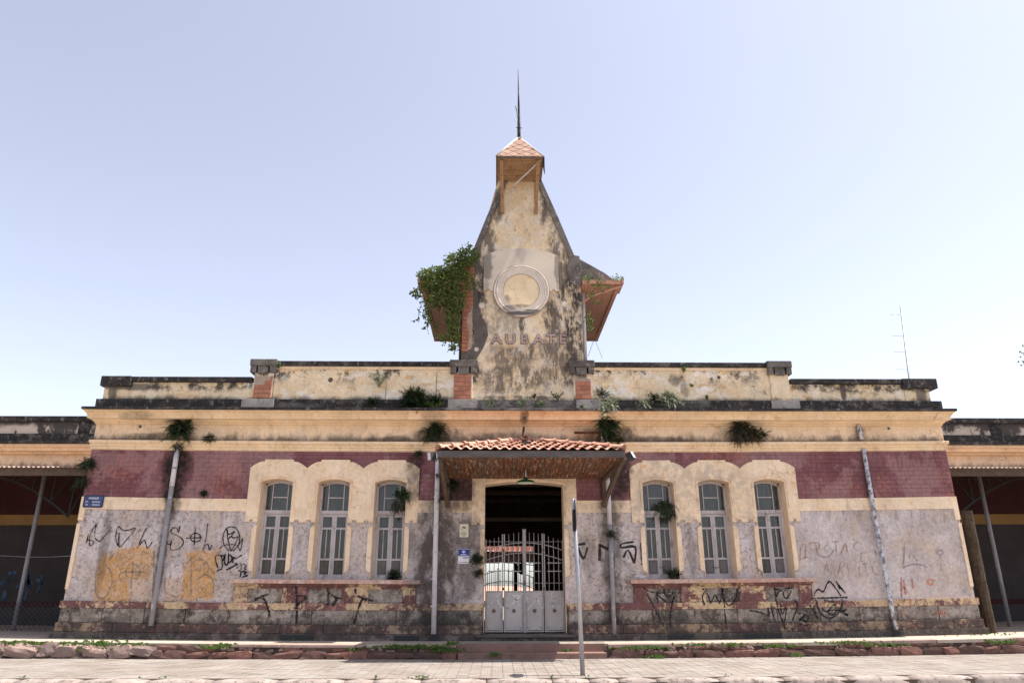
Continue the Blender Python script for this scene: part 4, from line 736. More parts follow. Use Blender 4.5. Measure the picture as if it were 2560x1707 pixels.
for k, (key, (a, b, z)) in enumerate(vis[:300]):
    w_ = round(b-a, 3)
    if w_ not in bm_cache: bm_cache[w_] = mesh('brick', MB().box(-w_/2+.003, w_/2-.003, -.009, .01, .003, BH-.003, 1), 'purple')
    inst('brick', bm_cache[w_], st, T(((a+b)/2, rb.uniform(-.0015, .0015), z)))
rest = MB()
for key, (a, b, z) in vis[300:]:
    d = rb.uniform(-.0015, .0015); rest.box(a+.003, b-.003, -.009+d, .01, z+.003, z+BH-.003, 1)
rest.build('brick_field', 'purple', st, kind='stuff')
# cream band between roughcast and brick, with ears at the corners
b_ = MB(); segs = [(X0-.015, XC-4.68-2.08), (XC-4.68+2.08, -.60), (1.97, XC+4.70-2.08), (XC+4.70+2.08, X1+.015)]
for x0, x1 in segs: b_.box(x0, x1, -.022, .02, 2.885, 3.176)
b_.box(X0-.015, X0+.11, -.024, .02, 2.62, 2.884, 1); b_.box(X1-.11, X1+.015, -.024, .02, 2.62, 2.884, 1)
b_.box(X0-.017, X0-.001, .021, 1.5, 2.885, 3.176, 1); b_.box(X1+.001, X1+.017, .021, 1.5, 2.885, 3.176, 1)
b_.parts('cream_band', 'cream', st)
# window surrounds
def surround(c):
    outer = [(c-2.075, 2.64)]
    pts = []
    # bottom edge: from left to right, ears with notches, openings cut up to the arch
    def foot(x0, x1, z, n):
        o = []
        wN = (x1-x0)
        if n == 1: a = x0+wN*.37; b = x0+wN*.63; o = [(x0, z), (a, z), (a, z+.055), (b, z+.055), (b, z), (x1, z)]
        else:
            o = [(x0, z), (x0+.10, z), (x0+.10, z+.055), (x0+wN/2-.09, z+.055), (x0+wN/2-.09, z), (x0+wN/2+.09, z), (x0+wN/2+.09, z+.055), (x1-.10, z+.055), (x1-.10, z), (x1, z)]
        return o
    cs = [c-1.39, c, c+1.39]
    pts += foot(c-2.075, cs[0]-HW, 2.64, 1)
    for i, cc in enumerate(cs):
        pts += [(cc-HW, 2.641)]+[(x, z) for x, z in arc(cc-HW, cc+HW, ZS, ZR)]+[(cc+HW, 2.641)]
        if i < 2: pts += foot(cc+HW, cs[i+1]-HW, 2.64, 2)
    pts += foot(cs[2]+HW, c+2.075, 2.64, 1)
    # top edge right to left
    for i, cc in enumerate(reversed(cs)):
        xr = cc+.695; xl = cc-.695
        n = 8
        zc = lambda t: 3.945+.165*math.sin(t*math.pi/2)**.9
        pts += [(xr-(xr-cc-.36)*k/n, zc(k/n)) for k in range(n+1)]
        pts += [(cc+.345, 4.16), (cc-.345, 4.16)]
        pts += [(cc-.36-(cc-.36-xl)*k/n, zc(1-k/n)) for k in range(n+1)]
    clean = []
    for q in pts:
        if not clean or (abs(q[0]-clean[-1][0])+abs(q[1]-clean[-1][1])) > 1e-4: clean.append(q)
    # outer verticals
    return clean
for c in (XC-4.68, XC+4.70):
    MB().prism(surround(c), -.035, .02).build('window_surround', 'cream', st)
    for cc in (c-1.39, c, c+1.39):
        md = MB()      # raised thin moulding round the head of the opening, keystone gap in the middle
        for sgn in (-1, 1):
            top = [(cc+sgn*x, ZS+.055+ZR*(1-(x/HW)**2)) for x in [HW+.045-(HW+.045-.055)*k/7 for k in range(8)]]
            path = [(cc+sgn*(HW+.045), 2.98), (cc+sgn*(HW+.045), ZS+.035)]+top[1:]
            for u, v in zip(path, path[1:]): md.bar((u[0], -.042, u[1]), (v[0], -.042, v[1]), .02, .028, (0, 1, 0))
        md.prism([(cc-.05, ZS+ZR-.01), (cc+.05, ZS+ZR-.01), (cc+.05, ZS+ZR+.075), (cc-.05, ZS+ZR+.075)], -.044, -.036)
        md.build('arch_moulding', 'cream', st)
        for sgn in (-1, 1):   # rounded jamb strips below the surround
            xi = cc+sgn*HW; xo = cc+sgn*(HW+.105)
            a, b = min(xi, xo), max(xi, xo); r = .09
            pl = [(xi, 1.50), (xi, 2.555)]
            crn = [(xo-sgn*r*(1-math.sin(t)), 2.555-r*(1-math.cos(t))) for t in [math.pi/2*k/5 for k in range(6)]]
            crn2 = [(xo-sgn*r*(1-math.cos(t)), 1.50+r*(1-math.sin(t))) for t in [math.pi/2*k/5 for k in range(6)]]
            pl = [(xi, 1.46), (xi, 2.555)]+crn+[(xo, 1.60)]+crn2[1:]
            MB().prism(pl, -.035, .02).build('jamb_strip', 'cream', st)
    rv = MB()        # painted reveals inside the openings
    for cc in (c-1.39, c, c+1.39):
        for sgn in (-1, 1):
            x = cc+sgn*HW; rv.box(min(x, x-sgn*.006), max(x, x-sgn*.006), -.03, .34, ZB+.01, ZS+.0, 1)
        ar = arc(cc-HW, cc+HW, ZS, ZR); rv.prism([(x, z-.006) for x, z in ar]+[(x, z) for x, z in reversed(ar)], -.03, .34)
    rv.parts('reveal', 'cream', st)
# door surround
ds = [(-.60, 2.60), (-.47, 2.60), (-.47, 2.65), (-.41, 2.65), (-.41, 2.60), (DX0, 2.60)]+arc(DX0, DX1, DZS, DZR)+[(DX1, 2.60), (1.77, 2.60), (1.77, 2.65), (1.83, 2.65), (1.83, 2.60), (1.97, 2.60), (1.97, 4.05), (-.60, 4.05)]
MB().prism(ds, -.035, .02).build('door_surround', 'cream', st)
md = MB()
for sgn, xx in ((-1, DX0), (1, DX1)): md.bar((xx+sgn*.05, -.042, 2.95), (xx+sgn*.05, -.042, DZS+.03), .03, .028)
tp = [(x, z+.055) for x, z in arc(DX0-.05, DX1+.05, DZS-.02, DZR+.01)]
for u, v in zip(tp, tp[1:]): md.bar((u[0], -.042, u[1]), (v[0], -.042, v[1]), .028, .03)
for sgn, xx in ((-1, DX0), (1, DX1)):
    md.box(min(xx, xx-sgn*.008), max(xx, xx-sgn*.008), -.03, .44, .15, DZS, 1)
    xo = xx+sgn*.105; r = .08
    crn = [(xo-sgn*r*(1-math.sin(t)), 2.50-r*(1-math.cos(t))) for t in [math.pi/2*k/5 for k in range(6)]]
    crn2 = [(xo-sgn*r*(1-math.cos(t)), 1.40+r*(1-math.sin(t))) for t in [math.pi/2*k/5 for k in range(6)]]
    md.prism([(xx, 1.40), (xx, 2.50)]+crn+crn2, -.035, .02)
ar = arc(DX0, DX1, DZS, DZR); md.prism([(x, z-.008) for x, z in ar]+[(x, z) for x, z in reversed(ar)], -.03, .44)
md.build('door_moulding', 'cream', st)
# corner strips
cs_ = MB()
for x0, x1 in ((X0-.014, X0+.07), (X1-.07, X1+.014)):
    cs_.box(x0, x1, -.022, .02, 1.05, 2.50, 1)
    cs_.box(x0+.001, x1-.001, -.0215, .02, 2.50, 2.54, 1)
cs_.parts('corner_strip', 'cream', st, near=.01)
# lower bands, dado blocks, base
def band(z0, z1, y, name, mat, ex=0, cut=True):
    prof = [(y, z0), (y+.006, z0+.02), (y+.006, z1-.02), (y, z1)]
    mb = MB()
    for xa, xb in (((X0-ex, DX0-.02-(.06 if cut else 0)), (DX1+.02+(.06 if cut else 0), X1+ex))):
        mb.box(xa, xb, -y, .02, z0, z1)
    for xx in (X0-ex, X1+ex): mb.box(min(xx, xx+(.02 if xx < 0 else -.02)), max(xx, xx+(.02 if xx < 0 else -.02)), .021, 1.2, z0, z1, 1)
    return mb.parts(name, mat, st)
band(.655, .802, .05, 'purple_cream_band', 'mottle', .05, False)
band(-.3, .140, .115, 'base_course', 'base', .12)
joints = [X0, -9.10, -8.13, -7.19, -6.2, -5.27, -4.28, -3.29, -2.32, -1.33, DX0-.04]
joints2 = [DX1+.04, 2.66, 3.68, 4.67, 5.67, 6.62, 7.63, 8.58, 9.48, 10.47, X1]
for J, ex in ((joints, 0), (joints2, 0)):
    for a, b in zip(J, J[1:]):
        MB().box(a+.012+(-.03 if a == X0 else 0), b-.012+(.03 if b == X1 else 0), -.034, .02, .337, .652, 1).build('plinth_block', 'dado', st, bevel=.006)
for J in (joints, joints2):
    for a, b in zip(J, J[1:]):
        a2, b2 = a+(-.06 if a == X0 else .3), b+(.06 if b == X1 else .3)
        if b == joints[-1]: b2 = b
        if a == joints2[0]: a2 = a
        MB().box(a2+.004, b2-.004, -.072, .02, .144, .333, 1).build('lower_band_block', 'mottle_low', st, bevel=.006)
jf = MB()
for J in (joints, joints2): jf.box(J[0], J[-1], -.012, .02, .14, .655)
jf.parts('plinth_joint', 'mottle_p', st)
# sills with panels under the window groups
for c in (XC-4.68, XC+4.70):
    xs = [c-2.22+4.44*k/4 for k in range(5)]
    for a, b in zip(xs, xs[1:]): MB().box(a+.002, b-.002, -.21, .36, 1.235, 1.325).build('sill_stone', 'sillpink', st, bevel=.008)
    MB().box(c-2.14, c+2.14, -.10, .02, 1.18, 1.235).build('sill_moulding', 'mottle_p', st)
    for k, (x0, x1) in enumerate(((c-2.14, c-1.82), (c-1.01, c-.43), (c+.37, c+1.0), (c+1.80, c+2.12))):
        MB().box(x0, x1, -.055, .02, .803, 1.18, 1).build('apron_pier', 'mottle_p', st, bevel=.004)
        MB().box(x0+.03, x1-.03, -.068, -.05, .985, 1.155, 1).build('apron_plaque', 'mottle', st, bevel=.003)
    MB().box(c-1.82, c+1.80, -.012, .02, .803, 1.18).build('apron_panel', 'dado', st)
    ln = MB()
    for x0, x1 in ((c-1.82, c-1.01), (c-.43, c+.37), (c+1.0, c+1.80)):
        ln.box(x0+.001, x1-.001, -.04, .0, 1.12, 1.179, 1)
    ln.parts('apron_lintel', 'mottle_p', st)
# string course, cornice, blocking course
MB().ring([(.0, 4.36), (.05, 4.385), (.055, 4.44), (.085, 4.455), (.09, 4.50), (.14, 4.53), (.15, 4.545), (.15, 4.595), (.12, 4.605), (.0, 4.63)], X0, X1, 1.4).build('string_course', 'cream_cornice', st)
MB().ring([(.0, 5.03), (.05, 5.04), (.06, 5.07), (.12, 5.085), (.16, 5.12), (.36, 5.125), (.36, 5.205), (.38, 5.21), (.40, 5.235), (.47, 5.27), (.53, 5.285), (.55, 5.30)], X0, X1, 2.5).build('cornice', 'cream_cornice', st)
MB().ring([(.545, 5.298), (.60, 5.302), (.60, 5.365), (.40, 5.385), (.15, 5.40)], X0, X1, 2.5).build('cornice_edge', 'mould', st)
MB().ring([(.22, 5.39), (.22, 5.43), (.19, 5.44), (.19, 5.67), (.0, 5.69)], X0+.02, X1-.02, 2.5).build('blocking_course', 'mould', st)
bl = []
for x0, x1 in ((-6.43, -5.62), (-1.24, -.50), (2.02, 2.66), (7.02, 7.75)):
    MB().box(x0, x1, -.215, -.18, 5.43, 5.675, 1).build('blocking_stone', 'paleblock', st, bevel=.006)
# parapets
def pbox(x0, x1, z0, z1, yf, name, mat, yb=.3, **k): return MB().box(x0, x1, yf, yb, z0, z1).build(name, mat, st, **k)
pbox(X0+.07, -6.22, 5.68, 6.14, -.05, 'low_parapet', 'parapet'); pbox(7.6, X1-.18, 5.68, 6.14, -.05, 'low_parapet', 'parapet')
for x0, x1 in ((-9.97, -9.35), (10.60, 11.24)): pbox(x0, x1, 5.69, 6.13, -.08, 'parapet_pilaster', 'parapet')
pbox(-10.0, -6.26, 6.14, 6.275, -.13, 'coping', 'mould', .38, bevel=.012); pbox(7.63, 11.41, 6.14, 6.275, -.13, 'coping', 'mould', .38, bevel=.012)
for x0, x1 in ((-10.06, -9.3), (10.55, 11.45)): pbox(x0, x1, 6.02, 6.282, -.16, 'coping_end', 'mould', .4, bevel=.015)
pbox(-5.72, -1.12, 5.68, 6.5, -.05, 'high_parapet', 'parapet'); pbox(2.42, 7.1, 5.68, 6.5, -.05, 'high_parapet', 'parapet')
pbox(-5.70, -1.15, 6.5, 6.575, -.075, 'parapet_fillet', 'cream_cornice'); pbox(2.45, 7.08, 6.5, 6.575, -.075, 'parapet_fillet', 'cream_cornice')
pbox(-5.71, -1.14, 6.575, 6.712, -.11, 'coping', 'mould', .38, bevel=.012); pbox(2.44, 7.09, 6.575, 6.712, -.11, 'coping', 'mould', .38, bevel=.012)
def pier(x0, x1, cx0, cx1, brick_poly, yf=-.09):
    pr = MB().box(x0, x1, yf, .32, 5.68, 6.40, 1).build('pier', 'parapet', st, bevel=.006)
    cp = MB().box(cx0, cx1, yf-.10, .42, 6.56, 6.74, 1).build('pier_cap', 'mould2', st, bevel=.02)
    c2 = MB(); wd = cx1-cx0
    c2.box(cx0+.02, cx0+wd*.24, yf-.085, .40, 6.385, 6.56, 1); c2.box(cx0+wd*.30, cx0+wd*.70, yf-.06, .40, 6.36, 6.56, 1); c2.box(cx1-wd*.24, cx1-.02, yf-.085, .40, 6.385, 6.56, 1)
    c2.build('cap_block', 'mould2', st, bevel=.012)
    if brick_poly:
        bx0, bx1, bz0, bz1, cutf = brick_poly
        MB().box(bx0, bx1, yf-.006, yf+.02, bz0, bz1, 1).build('brick_bed', 'mortar', st)
        hh = .118; j = 0; z = bz0
        while z+hh*.6 < bz1:
            x = bx0-(.0 if j % 2 else .13)
            while x < bx1:
                a, b = max(x, bx0), min(x+.265, bx1)
                if b-a > .04 and cutf((a+b)/2, z+hh/2):
                    MB().box(a+.006, b-.006, yf-.022-rnd.uniform(0, .006), yf, z+.006, min(z+hh-.006, bz1), 1).build('brick', 'brick', st, bevel=.004)
                x += .265
            z += hh; j += 1
pier(-6.22, -5.73, -6.34, -5.66, (-6.20, -5.75, 5.72, 6.30, lambda x, z: z < 6.02+(x+6.2)*.75))
pier(-1.12, -.62, -1.225, -.50, (-1.11, -.66, 5.69, 6.38, lambda x, z: True))
pier(1.98, 2.47, 1.85, 2.53, (2.02, 2.42, 5.72, 6.26, lambda x, z: True))
pier(7.10, 7.59, 7.04, 7.69, None)
# ---------------- tower ----------------
tw = st
TL, TR = -.885, 2.262
mid = .69
body = [(TL-.05, 5.69), (TR+.02, 5.69), (TR, 9.02), (3.17, 9.04), (2.95, 9.24), (2.62, 9.44), (2.30, 9.63), (2.085, 9.77), (1.98, 10.05), (1.66, 10.93), (1.225, 12.12), (.005, 12.12), (-.29, 10.93), (-.60, 10.05), (-.70, 9.77), (-.88, 9.62), (-.90, 9.2)]
MB().prism(body, -.05, .55).build('tower_front', 'tower', st)
MB().box(TL+.05, TR-.05, .55, 4.3, 5.7, 9.0, 1).build('tower_rear', 'mould2', st)
MB().prism([(TL+.06, 9.0), (TR-.06, 9.0), (1.98, 9.9), (1.2, 11.9), (.03, 11.9), (-.6, 9.9)], .55, 1.6).build('tower_upper_rear', 'mould2', st)
# raised rakes along the slopes
rk = MB()
for sgn in (1, -1):
    o = [(mid+sgn*(x-mid), z) for x, z in ((1.245, 12.1), (1.69, 10.93), (2.0, 10.05), (2.10, 9.78))]
    i_ = [(mid+sgn*(x-mid), z) for x, z in ((1.10, 12.1), (1.53, 10.9), (1.84, 10.05), (1.96, 9.70))]
    for a in range(3):
        q = [o[a], o[a+1], i_[a+1], i_[a]]
        if sgn > 0: q = q[::-1]
        rk.prism(q, -.105, .6)
rk.parts('rake_moulding', 'mould2', st, near=.02)
rk = MB()
o = [(1.96, 9.70), (1.91, 9.45), (1.90, 9.2), (1.98, 9.0), (2.1, 8.9), (2.25, 8.86), (2.25, 9.75), (2.10, 9.78)]
rk.prism(o, -.085, .0); rk.prism([(2.25, 8.93), (3.13, 9.02), (3.15, 9.06), (2.93, 9.25), (2.25, 9.67)], -.075, .0)
rk.parts('side_gable_moulding', 'mould2', st)
# exposed bricks where the left edge of the tower has lost its plaster
MB().box(-.93, -.66, -.062, -.045, 6.98, 9.45, 1).build('brick_bed', 'mortar', st)
z = 6.99; j = 0
while z < 9.42:
    edge = -.70+.07*math.sin(z*2.3)+.04*math.sin(z*7)
    xs = [-.935, -.80, edge] if j % 2 else [-.935, edge]
    for a, b in zip(xs, xs[1:]):
        if b-a > .03: MB().box(a+.005, b-.005, -.078-rnd.uniform(0, .012), -.04, z+.005, z+.103, 1).build('brick', 'brick', st, bevel=.004)
    z += .11; j += 1
# remaining thick render, dark, with its broken edge
ed = [(-.60, 9.42), (-.68, 9.1), (-.62, 8.7), (-.56, 8.35), (-.45, 8.0), (-.30, 7.75), (-.28, 7.5), (-.48, 7.25), (-.70, 7.02), (-.92, 6.98), (-.93, 6.80)]
bk = [(-.94, 6.8), (-.94, 6.98), (-.66, 7.1), (-.62, 7.4), (-.66, 7.7), (-.70, 8.2), (-.72, 8.6), (-.70, 9.0), (-.72, 9.42)]
MB().prism(bk[::-1][:0]+[(-.94, 6.7), (-.55, 6.78), (-.36, 7.1), (-.24, 7.45), (-.27, 7.72), (-.40, 7.95), (-.50, 8.3), (-.55, 8.7), (-.60, 9.05), (-.56, 9.42), (-.70, 9.42), (-.68, 8.9), (-.64, 8.4), (-.66, 8.0), (-.62, 7.6), (-.60, 7.25), (-.70, 7.06), (-.94, 6.99)], -.063, -.04).build('broken_render', 'mortar_dark', st)
# clock panel and ring
cp = [(-.37, 8.71), (-.27, 8.71), (-.27, 8.76), (-.20, 8.76), (-.20, 8.71), (1.48, 8.71), (1.48, 8.76), (1.55, 8.76), (1.55, 8.71), (1.66, 8.71), (1.66, 9.76)]
cp += [(1.66-(1.66-1.14)*k/6, 9.76+.135*math.sin(k/6*math.pi/2)) for k in range(1, 7)]+[(1.14, 9.965), (.14, 9.965)]
cp += [(.14-(.14+.37)*k/6, 9.895-.135*(1-math.cos(k/6*math.pi/2))) for k in range(0, 7)]
MB().prism(cp, -.095, -.04).build('clock_panel', 'panel', st, bevel=0)
ck = MB().lathe(smooth=False, prof=[(.745, 0), (.748, .012), (.735, .022), (.715, .022), (.705, .012), (.68, .012), (.67, .024), (.65, .024), (.635, .008), (.52, .010), (.505, .020), (.49, .016), (.486, -.01)], c=(.645, -.095, 8.712), n=56, axis='y').build('clock_ring', 'ring', st)
MB().lathe([(.0, .0), (.49, .0)], (.645, -.097, 8.712), 48, 'y').build('clock_face', 'clockface', st)
for r1_, r2_, h_ in ((.742, .765, .004), (.683, .692, .0135), (.484, .496, .0185)): MB().lathe([(r1_, h_-.001), (r1_, h_), (r2_, h_), (r2_, h_-.002)], (.645, -.095, 8.712), 56, 'y', False).build('ring_joint', 'ringline', st)
for x, z in ((-.42, 8.30), (-.54, 7.06), (1.80, 8.35)): MB().lathe([(.0, .014), (.05, .013), (.075, .008), (.085, 0)], (x, -.052, z), 9, 'y', False).build('plaster_boss', 'ring', st)
# raised letters
def letters(txt, xs, z0, h, off=.011, mat='letter', y=-.062, ex=.022):
    for ch, x in zip(txt, xs):
        cu = bpy.data.curves.new('t', 'FONT'); cu.body = ch; cu.size = h*1.38; cu.extrude = ex; cu.offset = off; cu.align_x = 'CENTER'
        t = bpy.data.objects.new('t', cu); COL.objects.link(t); dg = bpy.context.evaluated_depsgraph_get()
        me = bpy.data.meshes.new_from_object(t.evaluated_get(dg)); bpy.data.objects.remove(t); bpy.data.curves.remove(cu)
        me.transform(Matrix.Diagonal((1.12, 1, 1, 1))); me.transform(Matrix.Rotation(R(90), 4, 'X')); me.materials.clear(); me.materials.append(M[mat])
        inst('letter', me, st, T((x, y, z0)))
M['letter'] = stuc('mauve_cement_letter', (.46, .35, .32), (.38, .28, .26), (.12, .09, .085), .56, 6, .3)
M['letterline'] = stuc('dark_letter_edge', (.22, .165, .15), (.16, .12, .11), (.07, .055, .05), .56, 6, .3)
for off_, mat_, y_, ex_ in ((.017, 'letterline', -.060, .016), (-.001, 'letter', -.068, .014)): letters('AUBAT\u00c9', [-.02, .35, .72, 1.09, 1.42, 1.73], 7.225, .26, off_, mat_, y_, ex_)
# small cap roof on brackets
E0, E1, EY = -.03, 1.215, -1.24
ap = (.60, -.42, 13.28); ap2 = (.60, .20, 13.28)
zs = 12.13
cr = MB()
cr.add([(E0, EY, zs), (E1, EY, zs), (E1, .9, zs), (E0, .9, zs), (.53, -.42, 13.25), (.67, -.42, 13.25), (.67, .2, 13.25), (.53, .2, 13.25)],
       [(0, 1, 5, 4), (1, 2, 6, 5), (2, 3, 7, 6), (3, 0, 4, 7), (4, 5, 6, 7)])
cr.build('cap_roof', 'claydark', st, warp=False)
# diamond slates on the front slope
A = Vector((E0, EY, zs)); Bv = Vector((E1, EY, zs)); Cv = Vector((.60, -.42, 13.27)); nrm = (Bv-A).cross(Cv-A).normalized()
if nrm.y > 0: nrm = -nrm
upd = (Cv-(A+Bv)/2); Lh = upd.length; upd.normalize()
sh = bpy.data.meshes.new
for r_ in range(6):
    zz = r_*.215; half = .62*(1-zz/Lh)
    k = 0; n_ = int(half/.16)+1
    for i in range(-n_, n_+1):
        xc = i*.33+(.165 if r_ % 2 else 0)
        if abs(xc) > half-.02: continue
        c_ = (A+Bv)/2+Vector((xc, 0, 0))+upd*zz+nrm*(.012)
        wv = Vector((1, 0, 0))
        pts = [c_-wv*min(.17, half+.02+xc), c_-upd*min(.19, zz+.015)+nrm*.012, c_+wv*min(.17, half+.02-xc), c_+upd*.19]
        lo = [p_-nrm*.014 for p_ in pts]
        MB().add(pts+lo, [(0, 1, 2, 3), (7, 6, 5, 4), (0, 4, 5, 1), (1, 5, 6, 2), (2, 6, 7, 3), (3, 7, 4, 0)]).build('slate', 'capslate', st, warp=False) if False else None
M['capslate'] = brickm('pinkish_diamond_slate', (.27, .155, .115), (.34, .22, .17), (.14, .085, .065))
def tri_clip(pts, half0, H):   # keep slates inside the sloping triangle (x, t)
    out = []
    for x, t in pts:
        t = max(0, min(t, H)); h_ = half0*(1-t/H)+.03; out.append((max(-h_, min(h_, x)), t))
    return out
for r_ in range(8):
    t0 = r_*.17
    for i in range(-3, 4):
        xc = i*.34+(.17 if r_ % 2 else 0); half = .62*(1-t0/Lh)
        if abs(xc) > half+.1: continue
        d = tri_clip([(xc-.165, t0), (xc, t0-.165), (xc+.165, t0), (xc, t0+.165)], .62, Lh)
        if max(x for x, t in d)-min(x for x, t in d) < .06: continue
        P3 = [(A+Bv)/2+Vector((x, 0, 0))+upd*t for x, t in d]
        hi = [p_+nrm*(.012+(.014 if k_ == 1 else 0)) for k_, p_ in enumerate(P3)]
        MB().add(hi+P3, [(0, 1, 2, 3), (7, 6, 5, 4), (0, 4, 5, 1), (1, 5, 6, 2), (2, 6, 7, 3), (3, 7, 4, 0)]).build('slate', 'capslate', st, warp=False)
hp = MB()
hp.tube([(E0-.01, EY, zs+.02), (.55, -.42, 13.27)], .035, 6); hp.tube([(E1+.01, EY, zs+.02), (.65, -.42, 13.27)], .022, 6)
hp.box(.50, .70, -.46, .2, 13.24, 13.29, 1); hp.build('hip_capping', 'white_cap', st, warp=False) if False else hp.build('hip_capping', 'ring', st, warp=False)
fc = MB(); fc.box(E0-.02, E1+.02, EY-.02, EY+.005, zs-.05, zs-.004, 1); fc.box(E0-.021, E0+.004, EY+.006, .9, zs-.05, zs-.004, 1); fc.box(E1-.004, E1+.021, EY+.006, .9, zs-.05, zs-.004, 1)
fc.build('eave_edge', 'wooddark', st, warp=False)
for k in range(9):
    y0 = EY+.01+k*.128
    MB().box(E0+.01, E1-.01, y0, y0+.118, zs-.030-.004*(k % 2), zs-.012, 1).build('eave_board', 'woodtan', st, warp=False)
for x in (.13, 1.07):
    MB().bar((x, -.10, 11.12), (x+(.02 if x > .6 else -.03), -1.16, zs-.05), .085, .09).build('bracket', 'woodtan', st, warp=False)
    MB().box(x-.05, x+.05, -.15, -.051, 11.05, 11.20, 1).build('bracket_foot', 'woodtan', st, warp=False)
    MB().bar((x, -.055, 11.2), (x, -.055, zs-.04), .06, .05).build('bracket_post', 'woodtan', st, warp=False)
MB().bar((.43, -.35, 11.76), (1.17, -1.15, zs-.03), .03, .03).build('hanging_batten', 'pipe', st, warp=False)
MB().add([(E1-.02, EY, zs+.06), (E1+.04, EY, zs+.02), (E1+.045, EY+.05, zs-.48), (E1+.0, EY+.02, zs-.25), (E1-.02, EY+.03, zs+.06), (E1+.03, EY+.03, zs+.02), (E1+.03, EY+.08, zs-.48), (E1-.01, EY+.05, zs-.25)],
         [(0, 1, 2, 3), (7, 6, 5, 4), (0, 4, 5, 1), (1, 5, 6, 2), (2, 6, 7, 3), (3, 7, 4, 0)]).build('torn_flashing', 'black', st, warp=False)
bt = MB(); bt.box(E0+.1, E1-.1, -.07, -.05, 11.95, 12.06, 1); bt.box(.50, .80, -.085, -.05, 11.80, 11.95, 1); bt.build('eave_bracket_stub', 'tower', st, warp=False)
sp = MB(); sp.tube([(.60, -.30, 13.27), (.602, -.30, 13.75), (.60, -.30, 14.5), (.588, -.30, 15.75)], [.05, .046, .03, .006], 8); sp.tube([(.575, -.30, 14.02), (.55, -.31, 14.12), (.535, -.31, 14.28)], .006, 5); sp.tube([(.535, -.31, 14.27), (.51, -.31, 14.44)], .012, 5); sp.tube([(.52, -.3, 13.72), (.69, -.3, 13.70)], .012, 5)
sp.build('spire', 'mould', st, warp=False)
# eaves on both sides of the tower
for sgn in (1, -1):
    ex = lambda x: mid+sgn*(x-mid)
    xo, xi = (3.30 if sgn > 0 else 3.43), 2.27
    z0 = 8.80 if sgn > 0 else 8.77
    yf = -.40
    rf = MB(); q = [(ex(2.05), 9.62), (ex(xo+.02), z0+.12), (ex(xo+.02), z0+.06), (ex(2.05), 9.55)]
    rf.prism(q if sgn > 0 else q[::-1], yf if sgn < 0 else .0, 4.35); rf.build('side_roof', 'blueslate' if sgn < 0 else 'mould2', st, warp=False)
    n_ = 10
    for k in range(n_):
        a = xi+(xo-.12-xi)*k/n_; b = xi+(xo-.12-xi)*(k+1)/n_
        MB().box(min(ex(a), ex(b))+.003, max(ex(a), ex(b))-.003, yf+.03, 4.2, z0+.02, z0+.04, 1).build('eave_board', 'pinkboard', st, warp=False)
    MB().box(min(ex(xo-.11), ex(xo)), max(ex(xo-.11), ex(xo)), yf, 4.25, z0-.02, z0+.06, 1).build('eave_beam', 'pinkboard', st, warp=False, bevel=.02)
    MB().box(min(ex(xi), ex(xo)), max(ex(xi), ex(xo)), yf-.02, yf+.03, z0-.01, z0+.10, 1).build('verge_board', 'pinkboard', st, warp=False)
    MB().box(min(ex(xi), ex(xo)), max(ex(xi), ex(xo)), 4.2, 4.28, z0-.03, z0+.05, 1).build('rear_beam', 'pinkboard', st, warp=False)
    MB().box(min(ex(xo), ex(xo+.06)), max(ex(xo), ex(xo+.06)), yf-.05, .3, z0+.0, z0+.15, 1).build('gutter_end', 'pinkboard', st, warp=False)
MB().tube([(2.27, -.2, 8.32), (2.5, -.25, 8.50), (3.30, -.38, 8.74)], .028, 7).build('eave_strut', 'pinkboard', st, warp=False)
MB().tube([(2.33, .1, 6.8), (2.33, .1, 8.75)], .05, 8).build('tower_pipe', 'pipe', st, warp=False)
MB().tube([(-.97, .1, 6.8), (-.97, .1, 8.75)], .04, 8).build('tower_pipe', 'wooddark', st, warp=False)
# long crack down cornice and frieze, as a real groove strip
ck_ = MB(); ck_.stroke([(.70, 5.36), (.695, 5.30)], .03, -.604)
ck_.stroke([(.70, 5.20), (.69, 5.13)], .05, -.362); ck_.stroke([(.69, 5.02), (.68, 4.93), (.66, 4.82), (.62, 4.70), (.56, 4.63)], .045, -.002); ck_.build('long_crack', 'wooddark', st)
# hairline damage: holes in parapet and frieze
for x, z, r, y in ((-4.28, 6.22, .055, -.052), (5.78, 6.32, .04, -.052), (-8.95, 4.98, .035, -.002), (10.05, 4.97, .03, -.002)):
    MB().lathe([(.0, .003), (r*.7, .003), (r, .012), (r*1.15, .0)], (x, y, z), 12, 'y').build('plaster_hole', 'mortar_dark', st)
# drainpipes
def pipe(pts, r, mat, name='drainpipe', clips=()):
    o = MB().tube(pts, r, 10).build(name, mat, st)
    for z in clips:
        x = pts[0][0]; MB().lathe([(r+.001, -.02), (r+.012, -.02), (r+.012, .02), (r+.001, .02)], (x, pts[0][1], z), 12).build('pipe_clip', mat, o)
pipe([(-7.90, -.10, 4.45), (-7.90, -.10, 3.2), (-7.90, -.10, 1.6), (-7.89, -.15, .29)], .058, 'pipe_grey', clips=(3.9, 3.0, 2.1, 1.0))
pipe([(-7.90, -.103, 4.46), (-7.90, -.103, 3.45)], .0595, 'pipe')
pipe([(9.24, -.08, 5.04), (9.255, -.09, 4.66)], .05, 'pipe_far')
pipe([(9.27, -.09, 4.42), (9.28, -.09, 2.8), (9.31, -.12, .8), (9.32, -.16, .15)], .05, 'pipe_far', clips=(3.4, 2.2, 1.0))
pipe([(-1.46, -.12, 4.38), (-1.455, -.12, 3.2), (-1.45, -.12, 2.0), (-1.43, -.14, .15)], .060, 'pipe', clips=(3.25, 2.4, 1.35, .75))
